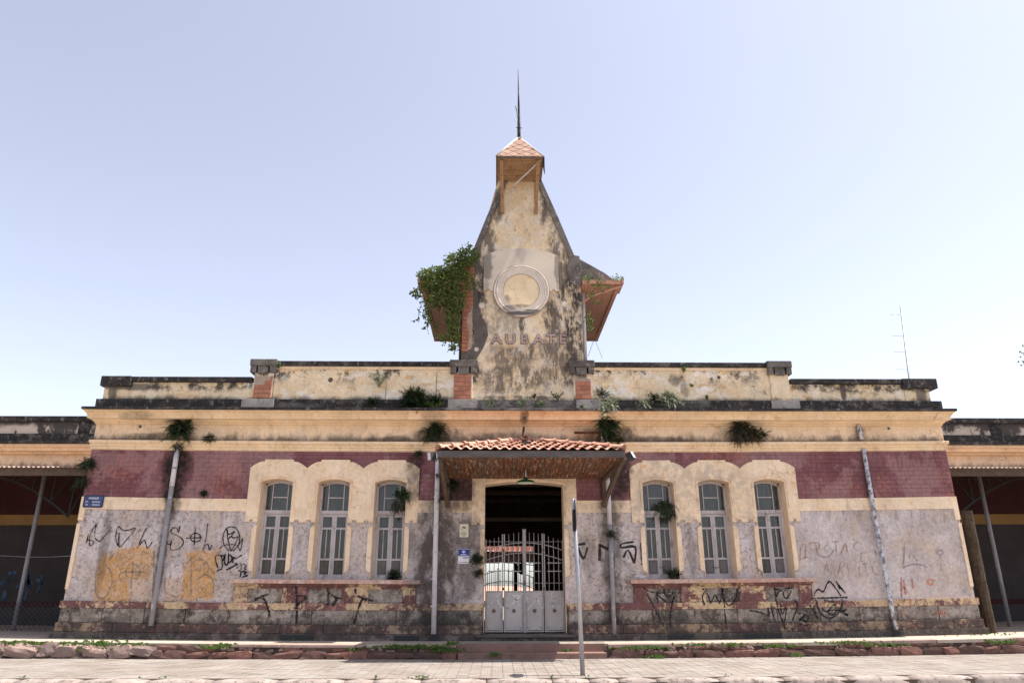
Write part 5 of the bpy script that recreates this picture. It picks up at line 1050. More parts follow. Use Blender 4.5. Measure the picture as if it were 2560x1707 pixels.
pipe([(2.75, -.10, 4.2), (2.75, -.10, 2.6)], .055, 'pipe'); pipe([(2.75, -.10, 2.6), (2.75, -.10, 1.5), (2.74, -.13, .13)], .052, 'pipe_grey', clips=(2.0, 1.1))
# old iron shelf above the canopy
sf = MB(); sf.box(1.95, 2.92, -.22, -.10, 4.815, 4.86, 1); sf.build('iron_shelf', 'rust', st); MB().tube([(2.66, -.12, 4.45), (2.66, -.12, 5.0)], .04, 8).build('pipe_stub', 'pipe', st)
# vents in the base course
for x0, x1 in ((-4.95, -4.15), (-2.35, -1.75), (5.75, 6.65), (3.95, 4.6), (-1.55, -1.28), (9.22, 9.42)):
    MB().prism([(x0+.04, -.08), (x1-.02, -.08), (x1, .12), (x0, .12)], -.118, -.10).build('vent_opening', 'blackprint', st)
# door step
MB().box(DX0-.17, DX1+.17, -.20, .44, .075, .135, 3).build('door_sill', 'fascia', st, bevel=.012)
MB().box(DX0-.12, DX1+.12, -.14, .44, -.2, .074, 3).build('door_step', 'base', st)
# ---------------- windows: casement leaves, fanlight, panes, inner shutters ----------------
def window(cc, k):
    wr = random.Random(40+k)
    y = .34
    fr = MB()
    fr.box(cc-HW+.006, cc-HW+.055, y-.03, y+.06, ZB+.01, ZS, 1); fr.box(cc+HW-.055, cc+HW-.006, y-.03, y+.06, ZB+.01, ZS, 1)
    fr.box(cc-HW+.055, cc+HW-.055, y-.04, y+.06, 2.865, 2.95, 1)
    a1 = arc(cc-HW+.006, cc+HW-.006, ZS-.01, ZR); a0 = arc(cc-HW+.055, cc+HW-.055, ZS-.07, ZR*.95)
    fr.prism(a0+list(reversed(a1)), y-.03, y+.06)
    fr.box(cc-HW+.01, cc+HW-.01, y-.05, y+.05, ZB-.002, ZB+.03, 1)
    w = fr.build('window', 'woodwhite', st)
    # fanlight bars
    fb = MB(); fb.box(cc-.20, cc-.178, y-.012, y+.012, 2.95, 3.60, 1); fb.box(cc+.178, cc+.20, y-.012, y+.012, 2.95, 3.60, 1); fb.parts('glazing_bar', 'woodwhite', w)
    MB().box(cc-.178, cc+.178, y-.011, y+.011, 3.25, 3.275, 1).build('glazing_bar', 'woodwhite', w)
    for x0, x1, z0, z1 in ((cc-HW+.055, cc-.20, 2.95, 3.57), (cc-.178, cc+.178, 2.95, 3.25), (cc-.178, cc+.178, 3.275, 3.60), (cc+.20, cc+HW-.055, 2.95, 3.57)):
        MB().box(x0, x1, y+.015, y+.018, z0, z1, 1).build('pane', 'glass', w)
    # two leaves
    for s_ in (-1, 1):
        a, b = (cc-HW+.058, cc-.006) if s_ < 0 else (cc+.006, cc+HW-.058)
        lf = MB(); t = .052
        lf.box(a, a+t, y-.02, y+.025, ZB+.03, 2.86, 1); lf.box(b-t, b, y-.02, y+.025, ZB+.03, 2.86, 1)
        for z0, z1 in ((2.80, 2.86), (2.50, 2.545), (1.775, 1.82), (ZB+.03, ZB+.12)): lf.box(a+t, b-t, y-.018, y+.024, z0, z1, 1)
        lf.build('casement_leaf', 'woodwhite', w)
        m_ = (a+b)/2
        MB().box(m_-.010, m_+.010, y-.014, y+.02, 1.82, 2.50, 1).build('glazing_bar', 'woodwhite', w)
        for x0, x1, z0, z1 in ((a+t, b-t, 2.545, 2.80), (a+t, m_-.01, 1.82, 2.50), (m_+.01, b-t, 1.82, 2.50)):
            MB().box(x0, x1, y+.008, y+.011, z0, z1, 1).build('pane', 'glass', w)
        lp = MB(); lp.box(a+t, b-t, y+.005, y+.02, ZB+.12, 1.775, 1); lp.box(a+t+.03, b-t-.03, y-.008, y+.004, ZB+.15, 1.745, 1)
        dark = (k in (0, 1) or (k == 5 and s_ < 0))
        lp.build('leaf_panel', 'shutter' if dark else 'panelgrey', w)
    mr = MB(); mr.box(cc-.012, cc+.012, y-.032, y-.021, ZB+.03, 2.86, 1); mr.build('meeting_strip', 'woodwhite', w)
    # boarded shutters inside the glass
    n = 8; x0 = cc-HW+.03; dw = (2*HW-.06)/n
    for i in range(n):
        MB().box(x0+i*dw+.004, x0+(i+1)*dw-.004, y+.075+wr.uniform(0, .012), y+.095, ZB+.02, 3.66, 1).build('shutter_board', 'shutter' if wr.random() < (.8 if k < 3 else .3) else 'panelgrey', w)
    MB().box(cc-HW+.01, cc+HW-.01, y+.10, y+.12, ZB, 3.7, 1).build('shutter_backing', 'wooddark', w)
for k, c in enumerate(WIN): window(c, k)
MB().tube([(5.28, .30, 1.60), (5.36, .295, 1.58), (5.46, .30, 1.61)], .006, 5).build('tied_wire', 'rust', st)
MB().tube([(3.98, .30, 1.62), (4.05, .295, 1.60), (4.12, .30, 1.62)], .006, 5).build('tied_wire', 'rust', st)
# ---------------- graffiti on the facade ----------------
GM = {'black': 'spray', 'grey': 'spraygrey', 'faded': 'sprayfaint', 'greytag': 'spraytag', 'red': 'sprayred'}
GL = {'black': 'black spray-painted tags and symbols', 'grey': 'large faded grey painted letters', 'faded': 'almost vanished brown capital letters', 'greytag': 'thin grey arcs and squiggles', 'red': 'faded red painted strokes'}
for key, L in GRAF.items():
    mb = {}
    for w_, y, pts in L:
        # nominal positions are stored as measured, so take the settlement off again
        p2 = [(x, z-bow(x, z)) for x, z in pts]
        def smooth(P_):
            if len(P_) < 3: return P_
            o = []
            for i in range(len(P_)-1):
                p0 = P_[max(i-1, 0)]; p1 = P_[i]; p2_ = P_[i+1]; p3 = P_[min(i+2, len(P_)-1)]
                for t in (0, .33, .66):
                    o.append(tuple(.5*((2*p1[q])+(-p0[q]+p2_[q])*t+(2*p0[q]-5*p1[q]+4*p2_[q]-p3[q])*t*t+(-p0[q]+3*p1[q]-3*p2_[q]+p3[q])*t**3) for q in (0, 1)))
            return o+[P_[-1]]
        m_ = mb.setdefault(key, MB())
        if y < -.06:
            # strokes that run over sill apron, band and blocks follow each surface
            sp_ = smooth(p2)
            dens = []
            for a, b in zip(sp_, sp_[1:]):
                n_ = max(1, int(math.hypot(b[0]-a[0], b[1]-a[1])/.03))
                dens += [(a[0]+(b[0]-a[0])*i/n_, a[1]+(b[1]-a[1])*i/n_) for i in range(n_)]
            dens.append(sp_[-1])
            def surf(x, z):
                pr = any(a <= x <= b for c in (XC-4.68, XC+4.70) for a, b in ((c-2.14, c-1.82), (c-1.01, c-.43), (c+.37, c+1.0), (c+1.80, c+2.12)))
                ap_ = any(c-2.14 < x < c+2.14 for c in (XC-4.68, XC+4.70))
                if z > 1.235 and ap_: return -.21
                if z > 1.18 and ap_: return -.10
                if z > .803 and ap_: return (-.068 if .985 < z < 1.155 else -.055) if pr else (-.04 if z > 1.12 else -.012)
                if z > .803: return -.002
                if z > .655: return -.056
                if z > .335: return -.034
                return -.072
            run = []; cur = None
            for q in dens:
                s2 = surf(*q)
                if cur is not None and s2 != cur and len(run) > 1: m_.stroke(run, w_, cur); run = [run[-1]]
                cur = s2; run.append(q)
            if len(run) > 1: m_.stroke(run, w_, cur)
        else: m_.stroke(smooth(p2), w_, y)
    for m_ in mb.values(): m_.parts('graffiti', GM[key], st, near=.05, recalc=False, label=GL[key])
# ---------------- iron gate in the doorway ----------------
gt = thing('metal_gate', (XC, .2, .14), 'grey folding steel gate with bars above solid sprayed panels in the arched doorway', 'gate')
gx = [(-.262, .165), (.185, .665), (.70, 1.135), (1.155, 1.63)]
def topz(x): return 2.27+.20*math.cos((x-.685)/.95*math.pi/2)**1.2+(.0 if abs(x-.685) > .05 else .05)
for k, (a, b) in enumerate(gx):
    y = .2
    sw = (0, .012, .012, 0)[k]
    lf = MB(); t = .026
    lf.box(a, a+t, y-.015, y+.015, .17, topz(a)+.0, 1); lf.box(b-t, b, y-.015, y+.015, .17, topz(b), 1)
    lf.box(a+t, b-t, y-.014, y+.014, .17, .20, 1); lf.box(a+t, b-t, y-.014, y+.014, 1.055, 1.085, 1)
    leaf = lf.build('gate_leaf', 'gatebar', gt)
    pn = MB(); pn.box(a+t, b-t, y-.004, y+.004, .20, 1.055, 1); pn.box(a+t+.012, a+t+.024, y-.012, y-.0045, .20, 1.055, 1); pn.box(b-t-.024, b-t-.012, y-.012, y-.0045, .20, 1.055, 1)
    pn.build('solid_panel', 'gatemetal', leaf)
    n = 3
    for i in range(1, n+1):
        x = a+(b-a)*i/(n+1); MB().tube([(x, y, 1.085), (x, y, topz(x)-.03)], .0085, 6).build('bar', 'gatebar', leaf)
    arcz = lambda x, z0: z0-.185*((x-.685)/.95)**2
    for z0 in (2.19, 1.955):
        MB().tube([(a+(b-a)*i/6, y-.016, arcz(a+(b-a)*i/6, z0)) for i in range(7)], .0115, 6).build('arched_rail', 'gatebar', leaf)
    MB().tube([(a, y-.012, 2.215), (b, y-.012, 2.215)], .006, 5).build('rail', 'gatebar', leaf); MB().tube([(a, y-.012, 1.26), (b, y-.012, 1.26)], .006, 5).build('rail', 'gatebar', leaf)
    for z in (1.72, 1.53): MB().box(a+.06+(.02 if k else 0), b-.06-(.0 if k else .01), y-.022, y-.010, z-.010, z+.010, 1).build('short_bar', 'gatebar', leaf)
    for x in (a+.075, b-.075):
        for z in (.29, .985): MB().lathe([(.0, .016), (.014, .014), (.03, .010), (.036, 0)], (x, y-.004, z), 10, 'y').build('round_boss', 'gatemetal', leaf)
    st_ = MB(); cx, cz = (a+b)/2, .64
    for q in range(8): an = q*math.pi/4+.3; st_.bar((cx, y-.012, cz), (cx+.05*math.cos(an), y-.010, cz+.05*math.sin(an)), .012, .012, (0, 1, 0))
    st_.build('leaf_ornament', 'rust', leaf)
    rs = MB(); rs.box(a+t, b-t, y-.006, y-.0045, .20, .215, 1); rs.build('rust_edge', 'rust', leaf)
MB().box(.655, .712, .165, .235, .16, 2.50, 1).build('centre_post', 'gatebar', gt)
for x in (.175, 1.145):
    for z in (1.13, 2.02): MB().lathe([(.022, -.03), (.022, .03)], (x, .185, z), 8).build('hinge', 'rust', gt)
pl = MB(); pl.box(.655, .70, .12, .16, 1.20, 1.27, 1); pl.tube([(.66, .14, 1.27), (.66, .14, 1.31), (.70, .14, 1.31), (.70, .14, 1.27)], .006, 5); pl.build('padlock', 'rust', gt)
gg = MB()
for w_, pts in GATE_GRAF: gg.stroke([(x, z-bow(x, z)-.0) for x, z in pts], w_, .186)
gg.parts('graffiti', 'spraywhite', gt, near=.004, recalc=False)
# ---------------- entrance canopy ----------------
cn = thing('entrance_canopy', (XC, -1.0, 3.7), 'hipped clay-tiled canopy with peeling orange board soffit over the entrance', 'canopy')
CY = -2.15; CXa, CXb = -1.30, 2.84; SZ0, SZ1 = 3.70, 3.885      # soffit height at wall and at the front
sl_ = (SZ1-SZ0)/2.15
MB().box(CXa, CXb, CY-.03, CY, 3.872, 4.015, 3).build('front_fascia', 'fascia', cn)
for x in (CXa+.002, CXb-.032):
    MB().add([(x, CY, 3.875), (x+.03, CY, 3.875), (x+.03, -.0, SZ0), (x, 0, SZ0), (x, CY, 4.012), (x+.03, CY, 4.012), (x+.03, 0, SZ0+.2), (x, 0, SZ0+.2)], [(0, 1, 2, 3), (7, 6, 5, 4), (0, 4, 5, 1), (1, 5, 6, 2), (2, 6, 7, 3), (3, 7, 4, 0)]).build('side_fascia', 'wooddark', cn)
nb = 40; bw = (CXb-CXa-.08)/nb
for i in range(nb):
    x0 = CXa+.04+i*bw; j = rnd.uniform(-.006, .004); e = rnd.uniform(0, .02)
    MB().add([(x0+.004, CY+.01, SZ1+j), (x0+bw-.004, CY+.01, SZ1+j), (x0+bw-.004, -.04, SZ0+.004+j), (x0+.004, -.04, SZ0+.004+j), (x0+.004, CY+.01, SZ1+.015+j), (x0+bw-.004, CY+.01, SZ1+.015+j), (x0+bw-.004, -.04, SZ0+.019+j), (x0+.004, -.04, SZ0+.019+j)],
             [(0, 1, 2, 3), (7, 6, 5, 4), (0, 4, 5, 1), (1, 5, 6, 2), (2, 6, 7, 3), (3, 7, 4, 0)]).build('soffit_board', 'soffit', cn)
MB().box(CXa+.03, CXb-.03, CY+.0, -.03, SZ1+.03, SZ1+.05, 3).build('roof_deck', 'wooddark', cn)
APX = (XC+.02, -.12, 4.60); EZ = 4.035
dk = MB(); dk.add([(CXa, CY, EZ), (CXb, CY, EZ), APX, (CXa, 0, EZ), (CXb, 0, EZ), (APX[0], 0, 4.60)], [(0, 1, 2), (0, 2, 5, 3), (1, 4, 5, 2)]); dk.build('roof_underlay', 'wooddark', cn)
# clay tiles: s-shaped pans in courses
tile = MB(); npf = 8; TW, TLn = .215, .40
vs = []
for i in range(npf+1):
    x = -TW/2+TW*i/npf; z = .03*math.sin(2*math.pi*i/npf)+.012
    vs += [(x, 0, z), (x, TLn, z), (x, TLn, z-.016), (x, 0, z-.016)]
fs = []
for i in range(npf):
    a = i*4; b = a+4; fs += [(a, b, b+1, a+1), (a+3, a+2, b+2, b+3), (a, a+3, b+3, b), (a+1, b+1, b+2, a+2)]
fs += [(0, 1, 2, 3), (npf*4+3, npf*4+2, npf*4+1, npf*4)]
tile.add(vs, fs); tile_me = mesh('roof_tile', tile, 'clay'); tile_me2 = tile_me.copy(); tile_me2.materials.clear(); tile_me2.materials.append(M['claydark'])
def tile_slope(p0, p1, top, par, edge=.06, skip=None):
    p0, p1, top = Vector(p0), Vector(p1), Vector(top); u = (p1-p0).normalized(); L = (p1-p0).length
    w = top-p0; s_ = w.dot(u); upv = (w-u*s_); H = upv.length; upv.normalize(); nr = u.cross(upv)
    r = 0; t = -.05
    while t < H-.12:
        xl = s_*t/H if t > 0 else 0; xr = L-(L-s_)*(t/H if t > 0 else 0)
        n_ = int((xr-xl-.10)/TW); off = (xr-xl-n_*TW)/2
        for i in range(n_):
            x = xl+off+TW*(i+.5); c_ = p0+u*x+upv*t+nr*(.045+rnd.uniform(-.004, .006))
            m3 = Matrix((u, (upv*math.cos(-.045)+nr*math.sin(-.045)).normalized(), nr)).transposed().to_4x4()
            mw = T(c_) @ m3 @ Matrix.Rotation(rnd.uniform(-.03, .03), 4, 'Z')
            inst('roof_tile', tile_me if rnd.random() < (.95 if r == 0 else .35) else tile_me2, par, mw)
        t += .36; r += 1
tile_slope((CXa, CY, EZ), (CXb, CY, EZ), APX, cn)
tile_slope((CXb, CY, EZ), (CXb, 0, EZ), (APX[0], -.12, 4.60), cn); tile_slope((CXa, 0, EZ), (CXa, CY, EZ), (APX[0], -.12, 4.60), cn)
rdg = MB(); n = 7; Lr = .42
for j, (yy_, rr) in enumerate(((0, .085), (.05, .088), (.055, .07), (Lr, .062))):
    pass
def ridge_mesh():
    mb = MB(); vs = []; fs = []; rings = ((-.01, .098), (.05, .098), (.055, .076), (Lr, .064))
    for y_, r_ in rings:
        for i in range(n+1):
            a = math.pi*i/n; vs.append((r_*math.cos(a)*1.05, y_, r_*math.sin(a)*.95))
        for i in range(n, -1, -1):
            a = math.pi*i/n; vs.append(((r_-.014)*math.cos(a)*1.05, y_, (r_-.014)*math.sin(a)*.95))
    k = 2*(n+1)
    for j in range(3):
        for i in range(k): fs.append((j*k+i, j*k+(i+1) % k, (j+1)*k+(i+1) % k, (j+1)*k+i))
    for j in (0, 3):
        for i in range(n): fs.append((j*k+i, j*k+i+1, j*k+k-2-i, j*k+k-1-i))
    mb.add(vs, fs); return mesh('ridge_tile', mb, 'clay')
rm = ridge_mesh()
for p0 in ((CXa+.02, CY-.02, EZ+.03), (CXb-.02, CY-.02, EZ+.03)):
    p0 = Vector(p0); p1 = Vector(APX)+Vector((0, 0, .05)); d = (p1-p0); L = d.length; d.normalize(); sd = d.cross(Vector((0, 0, 1))).normalized(); uv = sd.cross(d)
    nn = int(L/.385)
    for i in range(nn+1):
        c_ = p0+d*(i*L/(nn+.6))+uv*(.012+rnd.uniform(-.006, .01))
        mw = T(c_) @ Matrix((sd, (d+Vector((0, 0, rnd.uniform(-.02, .03)))).normalized(), uv)).transposed().to_4x4() @ Matrix.Rotation(rnd.uniform(-.05, .05), 4, 'Y')
        inst('ridge_tile', rm, cn, mw)
mw = T(Vector((APX[0], -.30, 4.655))) @ Matrix.Rotation(R(0), 4, 'Z'); inst('ridge_tile', rm, cn, mw)
for x, dx in ((-1.20, -.05), (2.66, .16)):
    MB().bar((x-dx*.3, -.06, 3.05), (x+dx, -1.95, SZ1-.03), .085, .11).build('bracket_strut', 'wooddark', cn)
    MB().box(x-.05, x+.05, -.10, -.04, 3.0, 3.70, 1).build('wall_post', 'wooddark', cn)
    MB().bar((x, -.04, SZ0-.03), (x+dx, -2.1, SZ1-.035), .075, .06).build('bracket_beam', 'wooddark', cn)
MB().bar((CXa+.05, -1.0, 3.765), (CXb-.05, -1.0, 3.765), .05, .03).build('soffit_batten', 'wooddark', cn) if False else None
# lamps and fittings of the canopy
lp = thing('pendant_lamp', (.685, -1.0, 3.48), 'green enamel pendant lamp with white underside hanging from the canopy soffit', 'lamp')
MB().lathe([(.0, .13), (.03, .13), (.05, .09), (.10, .08), (.19, .045), (.215, .0)], (.685, -1.0, 3.47), 28).build('lamp_shade', 'enamelgreen', lp)
MB().lathe([(.205, .001), (.12, .018), (.0, .022)], (.685, -1.0, 3.468), 28).build('reflector', 'enamelwhite', lp)
MB().tube([(.685, -1.0, 3.58), (.685, -1.0, 3.785)], .014, 6).build('rod', 'pipe', lp)
for sgn, x in ((-1, -1.42), (1, 2.98)):
    fl = thing('floodlight', (x, -1.95, 3.9), 'small black floodlight clamped to the %s of the canopy' % ('white-drainpipe corner' if sgn < 0 else 'corner by the timber strut'), 'floodlight', 'floodlights on the canopy corners')
    hm = MB(); a = Vector((x+sgn*.02, -1.95, 3.93)); d = Vector((sgn*.55, -.4, .35 if sgn > 0 else -.1)).normalized()
    hm.bar(a-d*.07, a+d*.07, .13, .17); hm.build('housing', 'darkgrey', fl)
    MB().bar(a+d*.072, a+d*.078, .12, .16).build('lens', 'pipe', fl)
    MB().tube([(x-sgn*.14, -2.0, 3.93), (x-sgn*.08, -1.97, 3.82), (x, -1.95, 3.83)], .014, 6).build('arm', 'darkgrey', fl)
bx = thing('junction_box', (.69, -1.35, 4.30), 'small black box lying on the canopy tiles below the apex', 'box')
MB().box(.58, .80, -1.42, -1.22, 4.25, 4.375, 1).build('case', 'black', bx, bevel=.008)
MB().box(.595, .785, -1.43, -1.425, 4.27, 4.355, 1).build('lid', 'darkgrey', bx)
cb = MB().tube([(-.25, -1.0, 4.43), (.02, -1.3, 4.33), (.25, -1.55, 4.24), (.5, -1.6, 4.23), (.60, -1.42, 4.28)], .013, 6).build('cable', 'black', at=(.1, -1.4, 4.3)); tag(cb, 'black cable curving over the clay canopy tiles into the small box', 'cable')
# ---------------- signs ----------------
def text(parent, s_, x, y, z, size, mat, ax='CENTER', name='lettering', sx=1., bold=0.):
    cu = bpy.data.curves.new('t', 'FONT'); cu.body = s_; cu.size = size; cu.align_x = ax; cu.extrude = .0008; cu.offset = bold
    t = bpy.data.objects.new('t', cu); COL.objects.link(t); dg = bpy.context.evaluated_depsgraph_get()
    me = bpy.data.meshes.new_from_object(t.evaluated_get(dg)); bpy.data.objects.remove(t); bpy.data.curves.remove(cu)
    me.transform(Matrix.Diagonal((sx, 1, 1, 1))); me.transform(Matrix.Rotation(R(90), 4, 'X')); me.materials.clear(); me.materials.append(M[mat])
    return inst(name, me, parent, T((x, y, z)))
ps = thing('street_name_sign', (-9.75, -.04, 3.05), 'blue enamel street name plate reading PARQUE Dr. Barbosa de Oliveira at the facade corner', 'street sign')
def rrect(x0, x1, z0, z1, r=.04):
    o = []
    for cx, cz, a in ((x0+r, z0+r, 180), (x1-r, z0+r, 270), (x1-r, z1-r, 0), (x0+r, z1-r, 90)):
        o += [(cx+r*math.cos(R(a+30*k)), cz+r*math.sin(R(a+30*k))) for k in range(4)]
    return o
MB().prism(rrect(-9.995, -9.515, 2.915, 3.205), -.045, -.028).build('rim', 'blueframe', ps)
MB().prism(rrect(-9.975, -9.535, 2.935, 3.185, .03), -.049, -.0455).build('plate', 'blueplate', ps)
text(ps, 'PARQUE', -9.755, -.051, 3.115, .062, 'white', bold=.001); text(ps, 'Dr.', -9.90, -.051, 3.035, .06, 'white'); text(ps, 'Barbosa', -9.68, -.051, 3.035, .06, 'white'); text(ps, 'de', -9.90, -.051, 2.965, .06, 'white'); text(ps, 'Oliveira', -9.68, -.051, 2.965, .06, 'white')
nt = thing('camera_notice', (-.78, -.012, 2.32), 'cream notice card with a red circled camera beside the doorway', 'notice')
MB().box(-.885, -.675, -.012, -.002, 2.31, 2.615, 1).build('card', 'creampaper', nt)
MB().lathe([(.072, .0), (.072, .002), (.065, .002), (.065, .0)], (-.78, -.0125, 2.515), 24, 'y').build('red_circle', 'redprint', nt)
q = MB(); q.bar((-.815, -.0135, 2.545), (-.745, -.0135, 2.525), .002, .035, (0, 0, 1)); q.bar((-.80, -.0135, 2.51), (-.82, -.0135, 2.49), .002, .012, (0, 0, 1)); q.build('camera_symbol', 'blackprint', nt)
q = MB()
for i, (w_, g_) in enumerate(((.15, 9), (.14, 8), (.10, 6))):
    for k in range(g_): q.box(-.78-w_/2+w_*k/g_, -.78-w_/2+w_*(k+.72)/g_, -.0135, -.0125, 2.405-i*.034, 2.421-i*.034, 1)
q.build('small_print', 'blackprint', nt)
po = thing('information_poster', (-.77, -.012, 1.7), 'blue and white DNIT poster below the camera notice by the doorway', 'poster')
MB().box(-.91, -.645, -.012, -.002, 1.70, 2.05, 1).build('sheet', 'white', po)
MB().box(-.908, -.647, -.0135, -.0125, 1.872, 2.048, 1).build('blue_panel', 'bluesign', po)
q = MB()
for a in range(-70, 71, 28): q.prism([(-.78, 1.955), (-.78+.045*math.sin(R(a+9)), 1.955+.045*math.cos(R(a+9))), (-.78+.052*math.sin(R(a)), 1.955+.052*math.cos(R(a))), (-.78+.045*math.sin(R(a-9)), 1.955+.045*math.cos(R(a-9)))], -.0148, -.0138)
q.prism([(-.795, 1.955), (-.78, 1.93), (-.765, 1.955), (-.78, 1.97)], -.0149, -.0139)
q.box(-.895, -.66, -.0147, -.0139, 2.025, 2.032, 1); q.box(-.845, -.715, -.0147, -.0139, 1.905, 1.918, 1); q.box(-.89, -.665, -.0147, -.0139, 1.888, 1.893, 1); q.build('emblem', 'white', po)
text(po, 'DNIT', -.722, -.0135, 1.822, .045, 'navyprint', sx=1.35, bold=.0015)
q = MB(); q.box(-.895, -.825, -.0135, -.0127, 1.848, 1.852, 1); q.box(-.79, -.66, -.0135, -.0127, 1.812, 1.815, 1); q.box(-.895, -.81, -.0135, -.0127, 1.722, 1.735, 1); q.box(-.79, -.75, -.0135, -.0127, 1.718, 1.742, 1); q.box(-.74, -.665, -.0135, -.0127, 1.722, 1.738, 1); q.build('small_print', 'spraytag', po)
# ---------------- road sign on its pole, seen edge-on ----------------
rs = thing('road_sign', (1.50, -4.42, -.27), 'round road sign seen edge-on atop a leaning galvanised pole on the pavement', 'road sign')
MB().tube([(1.505, -4.40, -.28), (1.475, -4.42, 1.2), (1.43, -4.44, 2.72)], [.042, .037, .033], 12).build('pole', 'polemetal', rs)
sd = MB(); vs = []; n = 30; c0 = Vector((1.455, -4.45, 2.44)); ax1 = Vector((.05, 1, 0)).normalized(); ax2 = Vector((-.02, 0, 1)).normalized(); nr = ax1.cross(ax2)
for off in (-.004, .004):
    for k in range(n): vs.append(c0+nr*off+ax1*.29*math.cos(2*math.pi*k/n)+ax2*.29*math.sin(2*math.pi*k/n))
sd.add(vs, [tuple(range(n)), tuple(range(2*n-1, n-1, -1))]+[(k, (k+1) % n, (k+1) % n+n, k+n) for k in range(n)]); sd.build('disc', 'signback', rs)
MB().box(1.405, 1.452, -4.52, -4.36, 2.14, 2.52, 1).build('bracket', 'black', rs)
# ---------------- side wings ----------------
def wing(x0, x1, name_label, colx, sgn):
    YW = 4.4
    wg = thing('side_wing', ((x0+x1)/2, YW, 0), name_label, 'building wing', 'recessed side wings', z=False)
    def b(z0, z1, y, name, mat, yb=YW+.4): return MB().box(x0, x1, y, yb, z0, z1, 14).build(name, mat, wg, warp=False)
    b(-.3, .66, YW-.04, 'plinth', 'winggrey_shade'); b(.66, .80, YW-.07, 'purple_band', 'wingpurple_shade'); b(.80, 2.95, YW, 'wall', 'winggrey_shade'); b(2.95, 3.25, YW-.03, 'cream_band', 'wingcream_shade'); b(3.25, 4.42, YW-.01, 'upper_wall', 'wingpurple_shade')
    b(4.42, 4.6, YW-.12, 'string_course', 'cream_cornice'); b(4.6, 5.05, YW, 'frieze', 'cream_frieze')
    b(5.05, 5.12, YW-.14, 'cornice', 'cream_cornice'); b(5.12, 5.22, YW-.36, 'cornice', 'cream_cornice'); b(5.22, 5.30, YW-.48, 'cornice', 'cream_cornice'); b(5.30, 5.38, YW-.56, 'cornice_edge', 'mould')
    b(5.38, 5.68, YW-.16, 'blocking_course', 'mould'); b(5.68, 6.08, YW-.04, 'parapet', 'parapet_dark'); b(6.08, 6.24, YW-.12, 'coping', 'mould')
    x = x0+1.4
    while x < x1: MB().box(x, x+.35, YW-.07, YW, 5.68, 6.08, 1).build('parapet_pilaster', 'mould', wg, warp=False); x += 2.9
    # corrugated sheet canopy on posts with arched steel trusses
    sh = MB(); yf, yb = .25, YW; zf, zb_ = 4.035, 4.45; n = int((x1-x0)/.02); vs = []; fs = []
    for i in range(n+1):
        xx = x0+(x1-x0)*i/n; dz = .018*math.cos(2*math.pi*(xx-x0)/.12)
        vs += [(xx, yf, zf+dz), (xx, yb, zb_+dz), (xx, yb, zb_+dz-.008), (xx, yf, zf+dz-.008)]
    for i in range(n): a = i*4; fs += [(a, a+4, a+5, a+1), (a+3, a+2, a+6, a+7), (a, a+3, a+7, a+4)]
    sh.add(vs, fs); sh.build('corrugated_roof', 'roofsheet', wg, warp=False, recalc=False)
    MB().box(x0, x1, yf+.12, yf+.22, 3.84, 4.0, 8).build('eave_beam', 'wooddark', wg, warp=False)
    k = 0
    for cx in colx:
        cl = MB(); cl.tube([(cx, 2.2, -.05), (cx, 2.2, 4.1)], .055, 10)
        cl.build('column', 'pipe_grey' if k == 0 else 'darkgrey', wg, warp=False); k += 1
        tr = MB(); span = 1.9
        for s2 in (-1, 1):
            ar_ = [(cx+s2*span*t, 2.2, 3.98-1.05*t**1.0+.35*math.sin(math.pi*t)*0) for t in (0, 1)]
            pts = [(cx+s2*(span-.0)*t, 2.2, 4.02-(1.0)*(1-math.sqrt(max(0, 1-(t)**2)))) for t in [q_/10 for q_ in range(10)]]
        tr2 = MB(); xa = cx-1.35*sgn
        pts = [(xa+sgn*2.2*t, 2.2, 4.05-1.05*t**1.6) for t in [q_/8 for q_ in range(9)]]
        for p0, p1 in zip(pts, pts[1:]): tr2.bar(p0, p1, .05)
        for t in (.25, .5, .75, 1):
            xx = xa+sgn*2.2*t; tr2.bar((xx, 2.2, 4.05-1.05*t**1.6), (xx+sgn*.03, 2.2, 4.05), .04); tr2.bar((xx, 2.2, 4.05-1.05*t**1.6), (xx+sgn*.42, 2.2, 4.05), .025)
        pts = [(xa+sgn*.02-sgn*2.2*t, 2.2, 4.05-1.05*t**1.6) for t in [q_/8 for q_ in range(9)]]
        for p0, p1 in zip(pts, pts[1:]): tr2.bar(p0, p1, .05)
        for t in (.3, .6, 1):
            xx = xa-sgn*2.2*t; tr2.bar((xx, 2.2, 4.05-1.05*t**1.6), (xx, 2.2, 4.05), .04)
        tr2.build('roof_truss', 'black', wg, warp=False)
    MB().box(x0, x1, 1.0, YW, 4.30, 4.32, 1).build('roof_deck', 'wooddark', wg, warp=False) if False else None
    MB().box(x0, x1, .42, YW-.1, -.05, .02, 1).build('bay_floor', 'stonebed', wg, warp=False)
    MB().box(x0, x1, YW+.4, YW+6, -.3, 5.7, 1).build('rear_body', 'hall', wg, warp=False)
    return wg
def pdark():
    n = N('stained_wing_parapet')
    c = n.mix(n.step(n.noise(1.1, 6, .6), .35, .7), (.55, .45, .36), (.60, .50, .40))
    c = n.mix(n.step(n.noise(1.5, 6, .72, st=(1, 1, .7), off=31), .47, .55), c, (.08, .068, .06))
    z = n.xyz()[2]; c = n.mix(n.step(n.add(z, n.mul(n.noise(3, 5), .4)), 6.05, 6.25), c, (.07, .06, .055))
    n.bump((n.noise(30, 4), .3, .01),); return n.end(c)
M['parapet_dark'] = pdark()
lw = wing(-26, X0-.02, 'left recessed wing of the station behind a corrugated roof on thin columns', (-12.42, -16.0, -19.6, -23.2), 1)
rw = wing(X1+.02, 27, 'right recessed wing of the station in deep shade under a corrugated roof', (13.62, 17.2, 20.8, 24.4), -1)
gw = MB()
